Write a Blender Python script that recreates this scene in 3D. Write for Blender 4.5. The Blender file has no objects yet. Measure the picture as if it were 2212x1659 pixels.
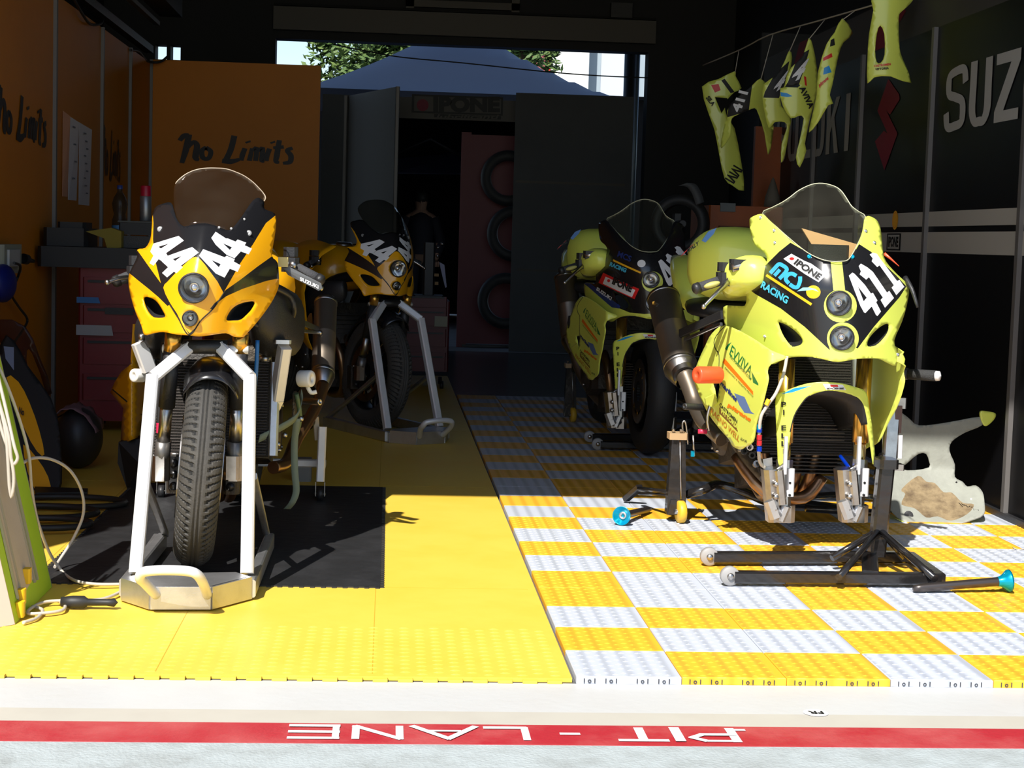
import bpy, math, random
from mathutils import Vector, Matrix
from mathutils.geometry import delaunay_2d_cdt
random.seed(7)
SC = bpy.context.scene
COL = SC.collection
PI = math.pi

# ---------------------------------------------------------------- camera
FPX, YAW, PITCH, ROLL = 3620.0, -0.0751375958, -0.0856867738, 0.029914998
CAM = Vector((-0.45801, -3.81842, 1.00992))
CF = Vector((-math.sin(YAW) * math.cos(PITCH), math.cos(YAW) * math.cos(PITCH), math.sin(PITCH)))
_r = Vector((math.cos(YAW), math.sin(YAW), 0)); _u = _r.cross(CF)
CR = math.cos(ROLL) * _r + math.sin(ROLL) * _u
CU = -math.sin(ROLL) * _r + math.cos(ROLL) * _u
cd = bpy.data.cameras.new('camera'); co = bpy.data.objects.new('camera', cd); COL.objects.link(co)
cd.sensor_width = 36; cd.lens = FPX / 2212 * 36; cd.clip_start = .05; cd.clip_end = 300
M = Matrix((CR, CU, -CF)).transposed().to_4x4(); M.translation = CAM
co.matrix_world = M
SC.camera = co

# ---------------------------------------------------------------- sky, sun, exposure
AZ, EL = math.radians(24), math.radians(47.5)       # light travels towards +y and a little +x
w = bpy.data.worlds.new('world'); SC.world = w; w.use_nodes = True
wn = w.node_tree.nodes; wl = w.node_tree.links
sky = wn.new('ShaderNodeTexSky'); sky.sky_type = 'NISHITA'; sky.sun_disc = False
sky.sun_elevation = EL; sky.sun_rotation = AZ + PI; sky.air_density = 1.0; sky.dust_density = .6; sky.ozone_density = 1.2
wl.new(sky.outputs[0], wn['Background'].inputs[0]); wn['Background'].inputs[1].default_value = .155
sl = bpy.data.lights.new('sun', 'SUN'); so = bpy.data.objects.new('sun', sl); COL.objects.link(so)
sl.energy = 6.6; sl.angle = math.radians(.53); sl.color = (1, .965, .9)
ldir = Vector((math.sin(AZ) * math.cos(EL), math.cos(AZ) * math.cos(EL), -math.sin(EL)))
so.rotation_euler = ldir.to_track_quat('-Z', 'Y').to_euler(); so.location = (-3, -6, 8)
SC.view_settings.view_transform = 'Standard'; SC.view_settings.look = 'None'
SC.view_settings.gamma = 1; SC.view_settings.use_curve_mapping = False
SC.view_settings.exposure = .16

# ---------------------------------------------------------------- pixel -> place helpers
def ray(x, y): return CF + CR * ((x - 1106) / FPX) - CU * ((y - 829.5) / FPX)
def P(x, y, Y): d = ray(x, y); return CAM + d * ((Y - CAM.y) / d.y)
def PZ(x, y, z=0): d = ray(x, y); return CAM + d * ((z - CAM.z) / d.z)
def PX(x, y, X): d = ray(x, y); return CAM + d * ((X - CAM.x) / d.x)

# ---------------------------------------------------------------- materials
MATS = {}
def mat(name, col, rough=.5, metal=0., bump=0., bscale=60., dirt=0., dscale=6., dcol=None, trans=0., alpha=1., emit=None, spec=.5, coat=0., wave=None):
    if name in MATS: return MATS[name]
    m = bpy.data.materials.new(name); m.use_nodes = True; nt = m.node_tree; n = nt.nodes; l = nt.links
    b = n['Principled BSDF']; b.inputs['Base Color'].default_value = (*col, 1)
    b.inputs['Roughness'].default_value = rough; b.inputs['Metallic'].default_value = metal
    b.inputs['Specular IOR Level'].default_value = spec
    if coat: b.inputs['Coat Weight'].default_value = coat; b.inputs['Coat Roughness'].default_value = .05
    if trans: b.inputs['Transmission Weight'].default_value = trans
    if alpha < 1: b.inputs['Alpha'].default_value = alpha
    tc = n.new('ShaderNodeTexCoord')
    if dirt:
        nz = n.new('ShaderNodeTexNoise'); nz.inputs['Scale'].default_value = dscale; nz.inputs['Detail'].default_value = 8; nz.inputs['Roughness'].default_value = .65
        l.new(tc.outputs['Object'], nz.inputs['Vector'])
        cr = n.new('ShaderNodeValToRGB'); cr.color_ramp.elements[0].position = .42; cr.color_ramp.elements[1].position = .72
        l.new(nz.outputs['Fac'], cr.inputs[0])
        mx = n.new('ShaderNodeMixRGB'); mx.inputs[1].default_value = (*col, 1); mx.inputs[2].default_value = (*(dcol or [c * .45 for c in col]), 1)
        mu = n.new('ShaderNodeMath'); mu.operation = 'MULTIPLY'; mu.inputs[1].default_value = dirt
        l.new(cr.outputs[0], mu.inputs[0]); l.new(mu.outputs[0], mx.inputs[0]); l.new(mx.outputs[0], b.inputs['Base Color'])
    if bump or wave:
        bp = n.new('ShaderNodeBump'); bp.inputs['Strength'].default_value = bump or .4; bp.inputs['Distance'].default_value = .01
        if wave:
            wv = n.new('ShaderNodeTexWave'); wv.bands_direction = wave[0]; wv.inputs['Scale'].default_value = wave[1]; wv.inputs['Distortion'].default_value = 0
            l.new(tc.outputs['Object'], wv.inputs['Vector']); l.new(wv.outputs['Fac'], bp.inputs['Height'])
        else:
            nb = n.new('ShaderNodeTexNoise'); nb.inputs['Scale'].default_value = bscale; nb.inputs['Detail'].default_value = 4
            l.new(tc.outputs['Object'], nb.inputs['Vector']); l.new(nb.outputs['Fac'], bp.inputs['Height'])
        l.new(bp.outputs[0], b.inputs['Normal'])
    if emit: b.inputs['Emission Color'].default_value = (*emit, 1); b.inputs['Emission Strength'].default_value = 1
    MATS[name] = m; return m
def glassy(name, col, vis, rough=.03):
    m = bpy.data.materials.new(name); m.use_nodes = True; nt = m.node_tree; n = nt.nodes; l = nt.links
    for x in list(n):
        if x.type != 'OUTPUT_MATERIAL': n.remove(x)
    out = [x for x in n if x.type == 'OUTPUT_MATERIAL'][0]
    t = n.new('ShaderNodeBsdfTransparent'); t.inputs[0].default_value = (*col, 1)
    g = n.new('ShaderNodeBsdfGlossy'); g.inputs['Roughness'].default_value = rough
    d = n.new('ShaderNodeBsdfDiffuse'); d.inputs[0].default_value = (.5, .45, .38, 1)
    nz = n.new('ShaderNodeTexNoise'); nz.inputs['Scale'].default_value = 9; nz.inputs['Detail'].default_value = 6
    tc = n.new('ShaderNodeTexCoord'); l.new(tc.outputs['Object'], nz.inputs['Vector'])
    mm = n.new('ShaderNodeMath'); mm.operation = 'MULTIPLY'; mm.inputs[1].default_value = vis; l.new(nz.outputs['Fac'], mm.inputs[0])
    m1 = n.new('ShaderNodeMixShader'); l.new(mm.outputs[0], m1.inputs[0]); l.new(t.outputs[0], m1.inputs[1]); l.new(d.outputs[0], m1.inputs[2])
    lw_ = n.new('ShaderNodeLayerWeight'); pw = n.new('ShaderNodeMath'); pw.operation = 'POWER'; pw.inputs[1].default_value = 3.5; l.new(lw_.outputs['Facing'], pw.inputs[0]); fr = n.new('ShaderNodeMath'); fr.operation = 'MULTIPLY_ADD'; fr.inputs[1].default_value = .35; fr.inputs[2].default_value = .012; l.new(pw.outputs[0], fr.inputs[0])
    m2 = n.new('ShaderNodeMixShader'); l.new(fr.outputs[0], m2.inputs[0]); l.new(m1.outputs[0], m2.inputs[1]); l.new(g.outputs[0], m2.inputs[2])
    l.new(m2.outputs[0], out.inputs[0]); MATS[name] = m; return m

YEL = mat('orange_yellow_paint', (.86, .40, .006), .28, coat=.5)
LIME = mat('lime_paint', (.74, .82, .13), .32, coat=.4)
BLK = mat('gloss_black_paint', (.012, .012, .014), .25, coat=.3)
CARB = mat('black_plastic', (.018, .018, .02), .45, bump=.15, bscale=200)
WHT = mat('white_vinyl', (.82, .82, .84), .4)
ALU = mat('brushed_aluminium', (.62, .62, .63), .38, .9, bump=.06, bscale=300, dirt=.5, dscale=9, dcol=(.3, .3, .3))
ALUW = mat('satin_aluminium_tube', (.78, .78, .8), .45, .35, dirt=.3, dscale=7, dcol=(.5, .5, .5))
STEEL = mat('bare_steel', (.5, .48, .46), .3, 1., dirt=.4, dscale=20, dcol=(.15, .12, .1))
TITAN = mat('titanium_silencer', (.2, .17, .14), .36, .8, dirt=.7, dscale=4, dcol=(.28, .22, .16))
BRONZE = mat('heat_tinted_pipe', (.33, .19, .1), .3, .9, dirt=.7, dscale=7, dcol=(.1, .06, .05))
GOLD = mat('gold_fork_tube', (.75, .42, .08), .25, .9)
RUB = mat('tyre_rubber', (.045, .042, .038), .75, bump=.2, bscale=120, dirt=.6, dcol=(.09, .078, .06), dscale=5)
RUBD = mat('clean_tyre_rubber', (.02, .02, .021), .6, bump=.1, bscale=120)
MAGN = mat('dark_wheel_metal', (.03, .03, .032), .35, .6)
ENG = mat('engine_castings', (.05, .047, .045), .5, .6, bump=.5, bscale=45, dirt=.6, dcol=(.12, .09, .06))
STBLK = mat('stand_black_paint', (.013, .012, .012), .22, coat=.4, bump=.1, bscale=60, dirt=.1, dcol=(.05, .03, .025), dscale=30)
ANOB = mat('blue_anodised', (.0, .35, .55), .25, .6)
ROSE = mat('red_plastic', (.85, .09, .03), .35)
WPL = mat('white_nylon', (.75, .74, .7), .5)
ORW = mat('orange_panel', (.56, .185, .008), .5, spec=.25, dirt=.15, dscale=2)
GREYM = mat('wall_post_metal', (.17, .16, .155), .5, .4)
CABG = mat('grey_cable', (.50, .45, .38), .6)
CABB = mat('black_cable', (.015, .015, .016), .55)
BLU = mat('sticker_blue', (.01, .3, .75), .4)
REDS = mat('sticker_red', (.75, .02, .02), .4)
ORS = mat('sticker_orange', (.9, .2, .01), .4)
YS = mat('sticker_yellow', (.95, .5, .02), .4)
NAVY = mat('sticker_navy', (.02, .04, .2), .4)
GRN = mat('sticker_green', (.01, .2, .05), .4)
INK = mat('print_black', (.012, .012, .012), .6)
INKB = mat('brush_ink', (.018, .012, .01), .55)
DRK = mat('dark_cavity', (.008, .008, .008), .8)
SCREEN = glassy('clear_screen', (.96, .93, .88), .018)
SCREENG = glassy('smoked_screen', (.92, .95, .88), .03)
LENS = glassy('lamp_lens', (.9, .9, .9), .02, .02)
REDB = mat('red_tool_cabinet_paint', (.17, .004, .012), .4, coat=.2, dirt=.2)

# ---------------------------------------------------------------- mesh builder
class MB:
    def __init__(s): s.v = []; s.f = []; s.m = []; s.sm = []; s.mats = []
    def mi(s, m):
        if m not in s.mats: s.mats.append(m)
        return s.mats.index(m)
    def add(s, vs, fs, m, smooth=False):
        o = len(s.v); s.v += [Vector(v) for v in vs]; k = s.mi(m)
        for f in fs: s.f.append([o + i for i in f]); s.m.append(k); s.sm.append(smooth)
        return s
    def box(s, c, size, m, rot=None, bev=0.):
        x, y, z = [a / 2 for a in size]; c = Vector(c)
        if bev:
            return s.prism([(-x + bev, -y), (x - bev, -y), (x, -y + bev), (x, y - bev), (x - bev, y), (-x + bev, y), (-x, y - bev), (-x, -y + bev)], c, z * 2, m, rot)
        vs = [Vector((i * x, j * y, k * z)) for i in (-1, 1) for j in (-1, 1) for k in (-1, 1)]
        if rot: vs = [rot @ v for v in vs]
        return s.add([c + v for v in vs], [(0, 1, 3, 2), (4, 6, 7, 5), (0, 4, 5, 1), (2, 3, 7, 6), (0, 2, 6, 4), (1, 5, 7, 3)], m)
    def prism(s, poly, c, h, m, rot=None):          # 2-d outline extruded along local z
        n = len(poly); vs = [Vector((a, b, z)) for z in (-h / 2, h / 2) for a, b in poly]
        if rot: vs = [rot @ v for v in vs]
        fs = [tuple(reversed(range(n))), tuple(range(n, 2 * n))] + [(i, (i + 1) % n, n + (i + 1) % n, n + i) for i in range(n)]
        return s.add([Vector(c) + v for v in vs], fs, m)
    def slab(s, pts, d, m):                          # planar 3-d outline given a depth vector d
        n = len(pts); pts = [Vector(p) for p in pts]; d = Vector(d)
        return s.add(pts + [p + d for p in pts], [tuple(reversed(range(n))), tuple(range(n, 2 * n))] + [(i, (i + 1) % n, n + (i + 1) % n, n + i) for i in range(n)], m)
    def bar(s, a, b, w_, h_, m, up=(0, 0, 1), bev=.15):   # square tube between two points
        a = Vector(a); b = Vector(b); d = (b - a).normalized(); u = Vector(up)
        if abs(d.dot(u)) > .95: u = Vector((0, 1, 0))
        x = d.cross(u).normalized(); y = x.cross(d)
        k = min(w_, h_) * bev; W, H = w_ / 2, h_ / 2
        pr = [(-W + k, -H), (W - k, -H), (W, -H + k), (W, H - k), (W - k, H), (-W + k, H), (-W, H - k), (-W, -H + k)]
        vs = [p + x * i + y * j for p in (a, b) for i, j in pr]
        return s.add(vs, [tuple(reversed(range(8))), tuple(range(8, 16))] + [(i, (i + 1) % 8, 8 + (i + 1) % 8, 8 + i) for i in range(8)], m)
    def tube(s, path, r, m, seg=12, smoothpath=0, cap=True):
        path = [Vector(p) for p in path]
        if smoothpath: path = catmull(path, smoothpath)
        rs = r if isinstance(r, (list, tuple)) else None
        n = len(path); vs = []; prev = None
        for i, p in enumerate(path):
            t = (path[min(i + 1, n - 1)] - path[max(i - 1, 0)]).normalized()
            if prev is None:
                x = t.orthogonal().normalized()
            else:
                x = (prev - t * prev.dot(t)).normalized()
            prev = x; y = t.cross(x)
            rr = (rs[0] + (rs[1] - rs[0]) * i / (n - 1)) if rs else r
            vs += [p + (x * math.cos(a) + y * math.sin(a)) * rr for a in [2 * PI * k / seg for k in range(seg)]]
        fs = [(i * seg + k, i * seg + (k + 1) % seg, (i + 1) * seg + (k + 1) % seg, (i + 1) * seg + k) for i in range(n - 1) for k in range(seg)]
        s.add(vs, fs, m, True)
        if cap:
            o = len(s.v) - len(vs)
            s.f.append([o + k for k in reversed(range(seg))]); s.m.append(s.mi(m)); s.sm.append(False)
            s.f.append([o + (n - 1) * seg + k for k in range(seg)]); s.m.append(s.mi(m)); s.sm.append(False)
        return s
    def lathe(s, prof, o, ax, m, seg=32, smooth=True, fn=None):     # prof: (along, radius)
        o = Vector(o); ax = Vector(ax).normalized(); x = ax.orthogonal().normalized(); y = ax.cross(x); vs = []
        for a, r in prof:
            for k in range(seg):
                t = 2 * PI * k / seg; vs.append(o + ax * a + (x * math.cos(t) + y * math.sin(t)) * r)
        n = len(prof)
        return s.add(vs, [(i * seg + k, i * seg + (k + 1) % seg, (i + 1) * seg + (k + 1) % seg, (i + 1) * seg + k) for i in range(n - 1) for k in range(seg)], m, smooth)
    def ell(s, c, r, m, rot=None, n=10, seg=18):
        vs = []
        for i in range(n + 1):
            p = PI * i / n
            for k in range(seg):
                t = 2 * PI * k / seg; v = Vector((math.sin(p) * math.cos(t) * r[0], math.sin(p) * math.sin(t) * r[1], math.cos(p) * r[2]))
                vs.append(Vector(c) + (rot @ v if rot else v))
        return s.add(vs, [(i * seg + k, (i + 1) * seg + k, (i + 1) * seg + (k + 1) % seg, i * seg + (k + 1) % seg) for i in range(n) for k in range(seg)], m, True)
    def each(s, name, parent=None, gap=.004):            # one object per separate piece
        n = len(s.v); par = list(range(n))
        def find(a):
            while par[a] != a: par[a] = par[par[a]]; a = par[a]
            return a
        for f in s.f:
            r = find(f[0])
            for i in f[1:]: par[find(i)] = r
        comp = {}
        for i, f in enumerate(s.f): comp.setdefault(find(f[0]), []).append(i)
        L = []
        for fs in comp.values():
            ids = {i for k in fs for i in s.f[k]}
            lo = [min(s.v[i][a] for i in ids) - gap for a in range(3)]; hi = [max(s.v[i][a] for i in ids) + gap for a in range(3)]; L.append([fs, lo, hi])
        ch = True
        while ch:
            ch = False
            for i in range(len(L)):
                for j in range(i + 1, len(L)):
                    if all(L[i][1][a] <= L[j][2][a] and L[j][1][a] <= L[i][2][a] for a in range(3)):
                        L[i] = [L[i][0] + L[j][0], [min(*q) for q in zip(L[i][1], L[j][1])], [max(*q) for q in zip(L[i][2], L[j][2])]]; L.pop(j); ch = True; break
                if ch: break
        out = []
        for fs, _, _ in L:
            ids = sorted({i for k in fs for i in s.f[k]}); mp = {a: q for q, a in enumerate(ids)}; b_ = MB()
            b_.v = [s.v[i] for i in ids]
            for k in fs: b_.f.append([mp[i] for i in s.f[k]]); b_.m.append(b_.mi(s.mats[s.m[k]])); b_.sm.append(s.sm[k])
            out.append(b_.build(name, parent))
        return out
    def build(s, name, parent=None):
        me = bpy.data.meshes.new(name); me.from_pydata([tuple(v) for v in s.v], [], s.f); 
        for m in s.mats: me.materials.append(m)
        me.polygons.foreach_set('material_index', s.m); me.polygons.foreach_set('use_smooth', s.sm)
        me.update()
        o = bpy.data.objects.new(name, me); COL.objects.link(o)
        if parent:
            o.parent = parent; o.matrix_parent_inverse = WM(parent).inverted()
        return o
def WM(o):
    if o.parent is None: return Matrix.LocRotScale(o.location, o.rotation_euler, None)
    return WM(o.parent) @ o.matrix_parent_inverse @ o.matrix_basis
def tag(o, label=None, cat=None, group=None, kind=None):
    if label: o['label'] = label
    if cat: o['category'] = cat
    if group: o['group'] = group
    if kind: o['kind'] = kind
    return o
def empty(name, loc, label, cat, rz=0, group=None):
    o = bpy.data.objects.new(name, None); COL.objects.link(o); o.location = loc; o.rotation_euler = (0, 0, rz); o.empty_display_size = .1
    return tag(o, label, cat, group)
def struct(o): o['kind'] = 'structure'; return o
def kids(o): return [c for c in list(bpy.data.objects) if c.parent == o]
def copy_tree(o, parent=None, skip=()):
    c = o.copy(); COL.objects.link(c)
    if parent: c.parent = parent; c.matrix_parent_inverse = o.matrix_parent_inverse.copy()
    for ch in kids(o):
        if ch.name.split('.')[0] in skip: continue
        copy_tree(ch, c, skip)
    return c
def catmull(p, n, closed=False):
    out = []; L = len(p)
    rng = range(L) if closed else range(L - 1)
    for i in rng:
        if closed: a, b, c, d = p[i - 1], p[i], p[(i + 1) % L], p[(i + 2) % L]
        else: a, b, c, d = p[max(i - 1, 0)], p[i], p[i + 1], p[min(i + 2, L - 1)]
        for k in range(n):
            t = k / n; out.append(.5 * ((2 * b) + (c - a) * t + (2 * a - 5 * b + 4 * c - d) * t * t + (3 * b - a - 3 * c + d) * t ** 3))
    if not closed: out.append(p[-1])
    return out
def sm2(poly, n=4):                                   # smooth closed 2-d outline
    return [(v.x, v.y) for v in catmull([Vector(p) for p in poly], n, True)]
def inside(p, poly):
    x, y = p[0], p[1]; c = False; j = len(poly) - 1
    for i in range(len(poly)):
        xi, yi = poly[i]; xj, yj = poly[j]
        if (yi > y) != (yj > y) and x < (xj - xi) * (y - yi) / (yj - yi) + xi: c = not c
        j = i
    return c
def subdiv(poly, step):
    out = []
    for i, a in enumerate(poly):
        b = poly[(i + 1) % len(poly)]; d = math.dist(a, b); k = max(1, int(d / step))
        out += [(a[0] + (b[0] - a[0]) * t / k, a[1] + (b[1] - a[1]) * t / k) for t in range(k)]
    return out
def sheet(mb, outer, fn, m, step, holes=(), zones=(), t=.003, back=None, away=None):
    """curved panel: 2-d outline (any 2-d space) meshed densely, mapped by fn to 3-d, painted by zones, with thickness t"""
    loops = [subdiv(outer, step)] + [subdiv(h, step) for h in holes] + [subdiv(z[0], step) for z in zones]
    pts = []; eds = []
    for L in loops:
        o = len(pts); pts += [Vector(p) for p in L]; eds += [(o + i, o + (i + 1) % len(L)) for i in range(len(L))]
    x0 = min(p[0] for p in outer); x1 = max(p[0] for p in outer); y0 = min(p[1] for p in outer); y1 = max(p[1] for p in outer)
    jj = 0; y = y0 + step * .5
    bd = {}
    for p in pts: bd.setdefault((int(p.x // step), int(p.y // step)), []).append(p)
    while y < y1:
        x = x0 + step * (.5 if jj % 2 else .97)
        while x < x1:
            if inside((x, y), outer):
                cx, cy = int(x // step), int(y // step); ok = True
                for a in (-1, 0, 1):
                    for b in (-1, 0, 1):
                        for q in bd.get((cx + a, cy + b), ()):
                            if (q.x - x) ** 2 + (q.y - y) ** 2 < (step * .45) ** 2: ok = False
                if ok: pts.append(Vector((x, y)))
            x += step
        y += step * .87; jj += 1
    V, E_, F_, *_ = delaunay_2d_cdt(pts, eds, [], 0, 1e-4)
    tris = []; ms = []
    for f in F_:
        c = ((V[f[0]].x + V[f[1]].x + V[f[2]].x) / 3, (V[f[0]].y + V[f[1]].y + V[f[2]].y) / 3)
        if not inside(c, outer) or any(inside(c, h) for h in holes): continue
        mm = m
        for z in zones:
            if inside(c, z[0]): mm = z[1]
        tris.append(tuple(f)); ms.append(mm)
    return solid(mb, [Vector(fn(v.x, v.y)) for v in V], tris, ms, t, back or m, away)
def solid(mb, v3, tris, ms, t, back, away=None):
    away = Vector(away) if away is not None else CAM
    nn = [Vector((0, 0, 0)) for _ in v3]; s = 0
    for f in tris:
        a, b, c = v3[f[0]], v3[f[1]], v3[f[2]]; g = (b - a).cross(c - a); s += g.dot(away - a)
        for i in f: nn[i] += g
    if s < 0: tris = [tuple(reversed(f)) for f in tris]; nn = [-q for q in nn]
    nn = [q.normalized() if q.length > 0 else q for q in nn]
    o = len(mb.v); n = len(v3); mb.v += v3 + [v3[i] - nn[i] * t for i in range(n)]
    cnt = {}
    for f, m in zip(tris, ms):
        mb.f.append([o + i for i in f]); mb.m.append(mb.mi(m)); mb.sm.append(True)
        mb.f.append([o + n + i for i in reversed(f)]); mb.m.append(mb.mi(back)); mb.sm.append(True)
        for i in range(3):
            e = (f[i], f[(i + 1) % 3]); cnt[e] = m
    for (a, b), m in cnt.items():
        if (b, a) not in cnt:
            mb.f.append([o + b, o + a, o + n + a, o + n + b]); mb.m.append(mb.mi(m)); mb.sm.append(False)
    return mb
# ---------------------------------------------------------------- lettering
_TC = {}
def textmesh(s, shear=0., bold=0., space=1.):
    k = (s, shear, bold, space)
    if k in _TC: return _TC[k]
    cu = bpy.data.curves.new('t', 'FONT'); cu.body = s; cu.size = 1; cu.shear = shear; cu.offset = bold; cu.space_character = space; cu.resolution_u = 3
    o = bpy.data.objects.new('t', cu); COL.objects.link(o); dg = bpy.context.evaluated_depsgraph_get()
    me = o.evaluated_get(dg).to_mesh(); vs = [(v.co.x, v.co.y) for v in me.vertices]; fs = [tuple(p.vertices) for p in me.polygons]
    o.evaluated_get(dg).to_mesh_clear(); bpy.data.objects.remove(o); bpy.data.curves.remove(cu)
    x0 = min(v[0] for v in vs); x1 = max(v[0] for v in vs); y0 = min(v[1] for v in vs); y1 = max(v[1] for v in vs)
    vs = [((v[0] - x0) / (x1 - x0), (v[1] - y0) / (y1 - y0)) for v in vs]
    _TC[k] = (vs, fs); return _TC[k]
def text(mb, s, fn, m, shear=0., bold=0., space=1.):
    """fn maps (0..1, 0..1) of the word's box to 3-d"""
    vs, fs = textmesh(s, shear, bold, space); mb.add([fn(*v) for v in vs], fs, m)
def quad(o, ax, ay):                                  # affine map helper in 2-d or 3-d
    o = Vector(o); ax = Vector(ax); ay = Vector(ay)
    return lambda u, v: o + ax * u + ay * v
FOUR = [(0, .36), (.52, 1), (.78, 1), (.78, .42), (1, .42), (1, .2), (.78, .2), (.78, 0), (.5, 0), (.5, .2), (0, .2)]
FOURH = [(.22, .42), (.5, .42), (.5, .74)]
ONE = [(.2, 0), (.95, 0), (.95, .14), (.74, .14), (.74, 1), (.5, 1), (.42, .9), (.2, .84), (.2, .7), (.42, .72), (.42, .14), (.2, .14)]
def stroke(mb, pts, w0, fn, m, n=5):                   # brush stroke ribbon on a surface
    p = catmull([Vector(q[:2]) for q in pts], n); ws = []
    for i, q in enumerate(pts[:-1]): ws += [((q[2] if len(q) > 2 else 1) * (1 - k / n) + (pts[i + 1][2] if len(pts[i + 1]) > 2 else 1) * k / n) for k in range(n)]
    ws.append(pts[-1][2] if len(pts[-1]) > 2 else 1); vs = []
    for i, q in enumerate(p):
        t = (p[min(i + 1, len(p) - 1)] - p[max(i - 1, 0)]).normalized(); nrm = Vector((-t.y, t.x)) * w0 * ws[i] * .5
        vs += [fn(*(q + nrm)), fn(*(q - nrm))]
    mb.add(vs, [(2 * i, 2 * i + 1, 2 * i + 3, 2 * i + 2) for i in range(len(p) - 1)], m)
def nolimits(mb, fn, m):
    W = .12
    for s in [[(0, .78, .9), (.06, .95, 1.2), (.13, 1, .5)], [(.13, 1, 1.2), (.09, .5, 1.3), (.03, 0, .9)], [(.07, .4, .6), (.18, .72, 1), (.24, .62, 1.2), (.22, .2, 1.3), (.27, .12, .6)],
              [(.37, .55, 1), (.31, .45, 1), (.32, .2, 1.1), (.40, .18, 1), (.43, .42, 1), (.36, .55, 1)],
              [(.62, .98, 1.2), (.58, .5, 1.2), (.52, .1, 1.2)], [(.48, .1, 1.1), (.58, .08, 1.3), (.68, .16, .7)],
              [(.74, .55, 1), (.71, .3, 1.1), (.70, .12, .8)], [(.77, .8, 1.2), (.78, .74, 1)],
              [(.82, .55, .8), (.79, .12, 1)], [(.80, .4, .5), (.87, .56, 1), (.86, .12, 1)], [(.87, .4, .5), (.94, .56, 1), (.93, .15, 1), (.96, .12, .6)],
              [(1.02, .55, 1), (.99, .3, 1), (.985, .12, .8)], [(1.05, .8, 1.1), (1.06, .74, 1)],
              [(1.13, .85, 1), (1.10, .3, 1.2), (1.09, .1, .9), (1.13, .08, .6)], [(1.06, .58, .7), (1.18, .62, .9)],
              [(1.28, .58, .8), (1.22, .5, 1), (1.26, .32, 1.1), (1.25, .1, 1.1), (1.17, .05, .7)]]:
        o = len(mb.v); stroke(mb, [(a * .82 if max(q[0] for q in s) < .45 else a, b * .42, c) for a, b, c in s], W * .48, lambda x, y: fn(x / 1.28, y / .42), m)
        k_ = getattr(nolimits, 'k', 0) + 1; nolimits.k = k_
        for i in range(o, len(mb.v)): mb.v[i] = mb.v[i] + (CAM - mb.v[i]).normalized() * (k_ % 9) * .0015

# ================================================================ SETTING
GZ = -.018; MZ = -.008                                  # concrete level, yellow mat top; tile top is z = 0
CONC = mat('white_painted_concrete', (.54, .54, .525), .45, bump=.08, bscale=40, dirt=.35, dscale=3, dcol=(.50, .47, .43))
CONB = mat('beige_painted_concrete', (.50, .47, .40), .5, dirt=.4, dscale=5, dcol=(.42, .38, .32))
ASPH = mat('pale_pit_lane_concrete', (.40, .44, .44), .75, bump=.3, bscale=120, dirt=.8, dscale=14, dcol=(.28, .30, .29))
REDL = mat('red_line_paint', (.40, .02, .03), .5, bump=.15, bscale=90, dirt=.8, dscale=3.5, dcol=(.52, .13, .12))
INF = mat('garage_concrete', (.12, .12, .12), .25, dirt=.4, dscale=2)
YMAT = mat('yellow_mat', (.78, .54, .07), .5, bump=.06, bscale=30, dirt=.45, dscale=2.5, dcol=(.80, .43, .02))
TG = mat('grey_tile', (.50, .53, .60), .45, wave=('X', 6.6), bump=.6)
TY = mat('amber_tile', (.84, .44, .03), .45, wave=('X', 6.6), bump=.6)
SLOT = mat('tile_slot_dark', (.04, .04, .045), .7)
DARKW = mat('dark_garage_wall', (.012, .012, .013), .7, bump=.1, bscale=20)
GPAN = mat('grey_fabric', (.10, .105, .11), .75, bump=.1, bscale=30, dirt=.3, dscale=1.5)
BRN = mat('brown_grey_sheet', (.10, .09, .075), .6)
BPAN = mat('black_wall_panel', (.005, .005, .006), .4, spec=.15)
WSTR = mat('white_stripe_vinyl', (.42, .40, .36), .6, spec=.2)

struct(MB().box((0, -9.55, GZ - .1), (60, 18.14, .2), ASPH).build('floor'))
struct(MB().box((0, -.29, GZ - .1), (60, .1, .2), CONB).build('floor'))
struct(MB().box((0, -.12, GZ - .1), (60, .24, .2), CONC).build('floor'))
struct(MB().box((0, 5.75, GZ - .101), (6, 11.5, .2), INF).build('floor'))
struct(MB().box((0, 41.5, GZ - .1), (90, 60, .2), mat('paddock_asphalt', (.11, .11, .115), .8, dirt=.4)).build('floor'))
# painted line with lettering, read from inside the garage
b = MB().box((0, -.41, GZ - .099), (60, .14, .2), REDL)
def pl(u, v):                                            # word box rotated half a turn on the floor
    return Vector((.317 - u * .955, -.365 - (1 - v) * .085, GZ + .0025))
WPT = mat('white_line_paint', (.72, .72, .72), .55, dirt=.35, dscale=25, dcol=(.6, .2, .2))
def seg2(mb, pts, w_): 
    for (a, c) in zip(pts[:-1], pts[1:]):
        seg2.n = getattr(seg2, 'n', 0) + 1; dz = Vector((0, 0, (seg2.n % 8) * .0002)); A = pl(*a) + dz; C = pl(*c) + dz; d = (C - A).normalized(); n = Vector((-d.y, d.x, 0)) * w_ / 2
        A -= d * w_ * .35; C += d * w_ * .35; mb.add([A + n, A - n, C - n, C + n], [(0, 1, 2, 3)], WPT)
tw = .016
seg2(b, [(.03, 1), (.03, 0)], .02); seg2(b, [(.03, .0), (.10, .0)], tw * .8); seg2(b, [(.0, .93), (.02, .93)], tw * .8); seg2(b, [(.10, .0), (.125, .25), (.10, .5), (.03, .5)], tw)
seg2(b, [(.155, 1), (.155, 0)], .022)
seg2(b, [(.185, .02), (.285, .02)], tw); seg2(b, [(.235, 0), (.235, 1)], .02)
seg2(b, [(.375, .5), (.41, .5)], .014)
seg2(b, [(.49, 0), (.49, .95), (.575, .95)], tw)
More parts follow.
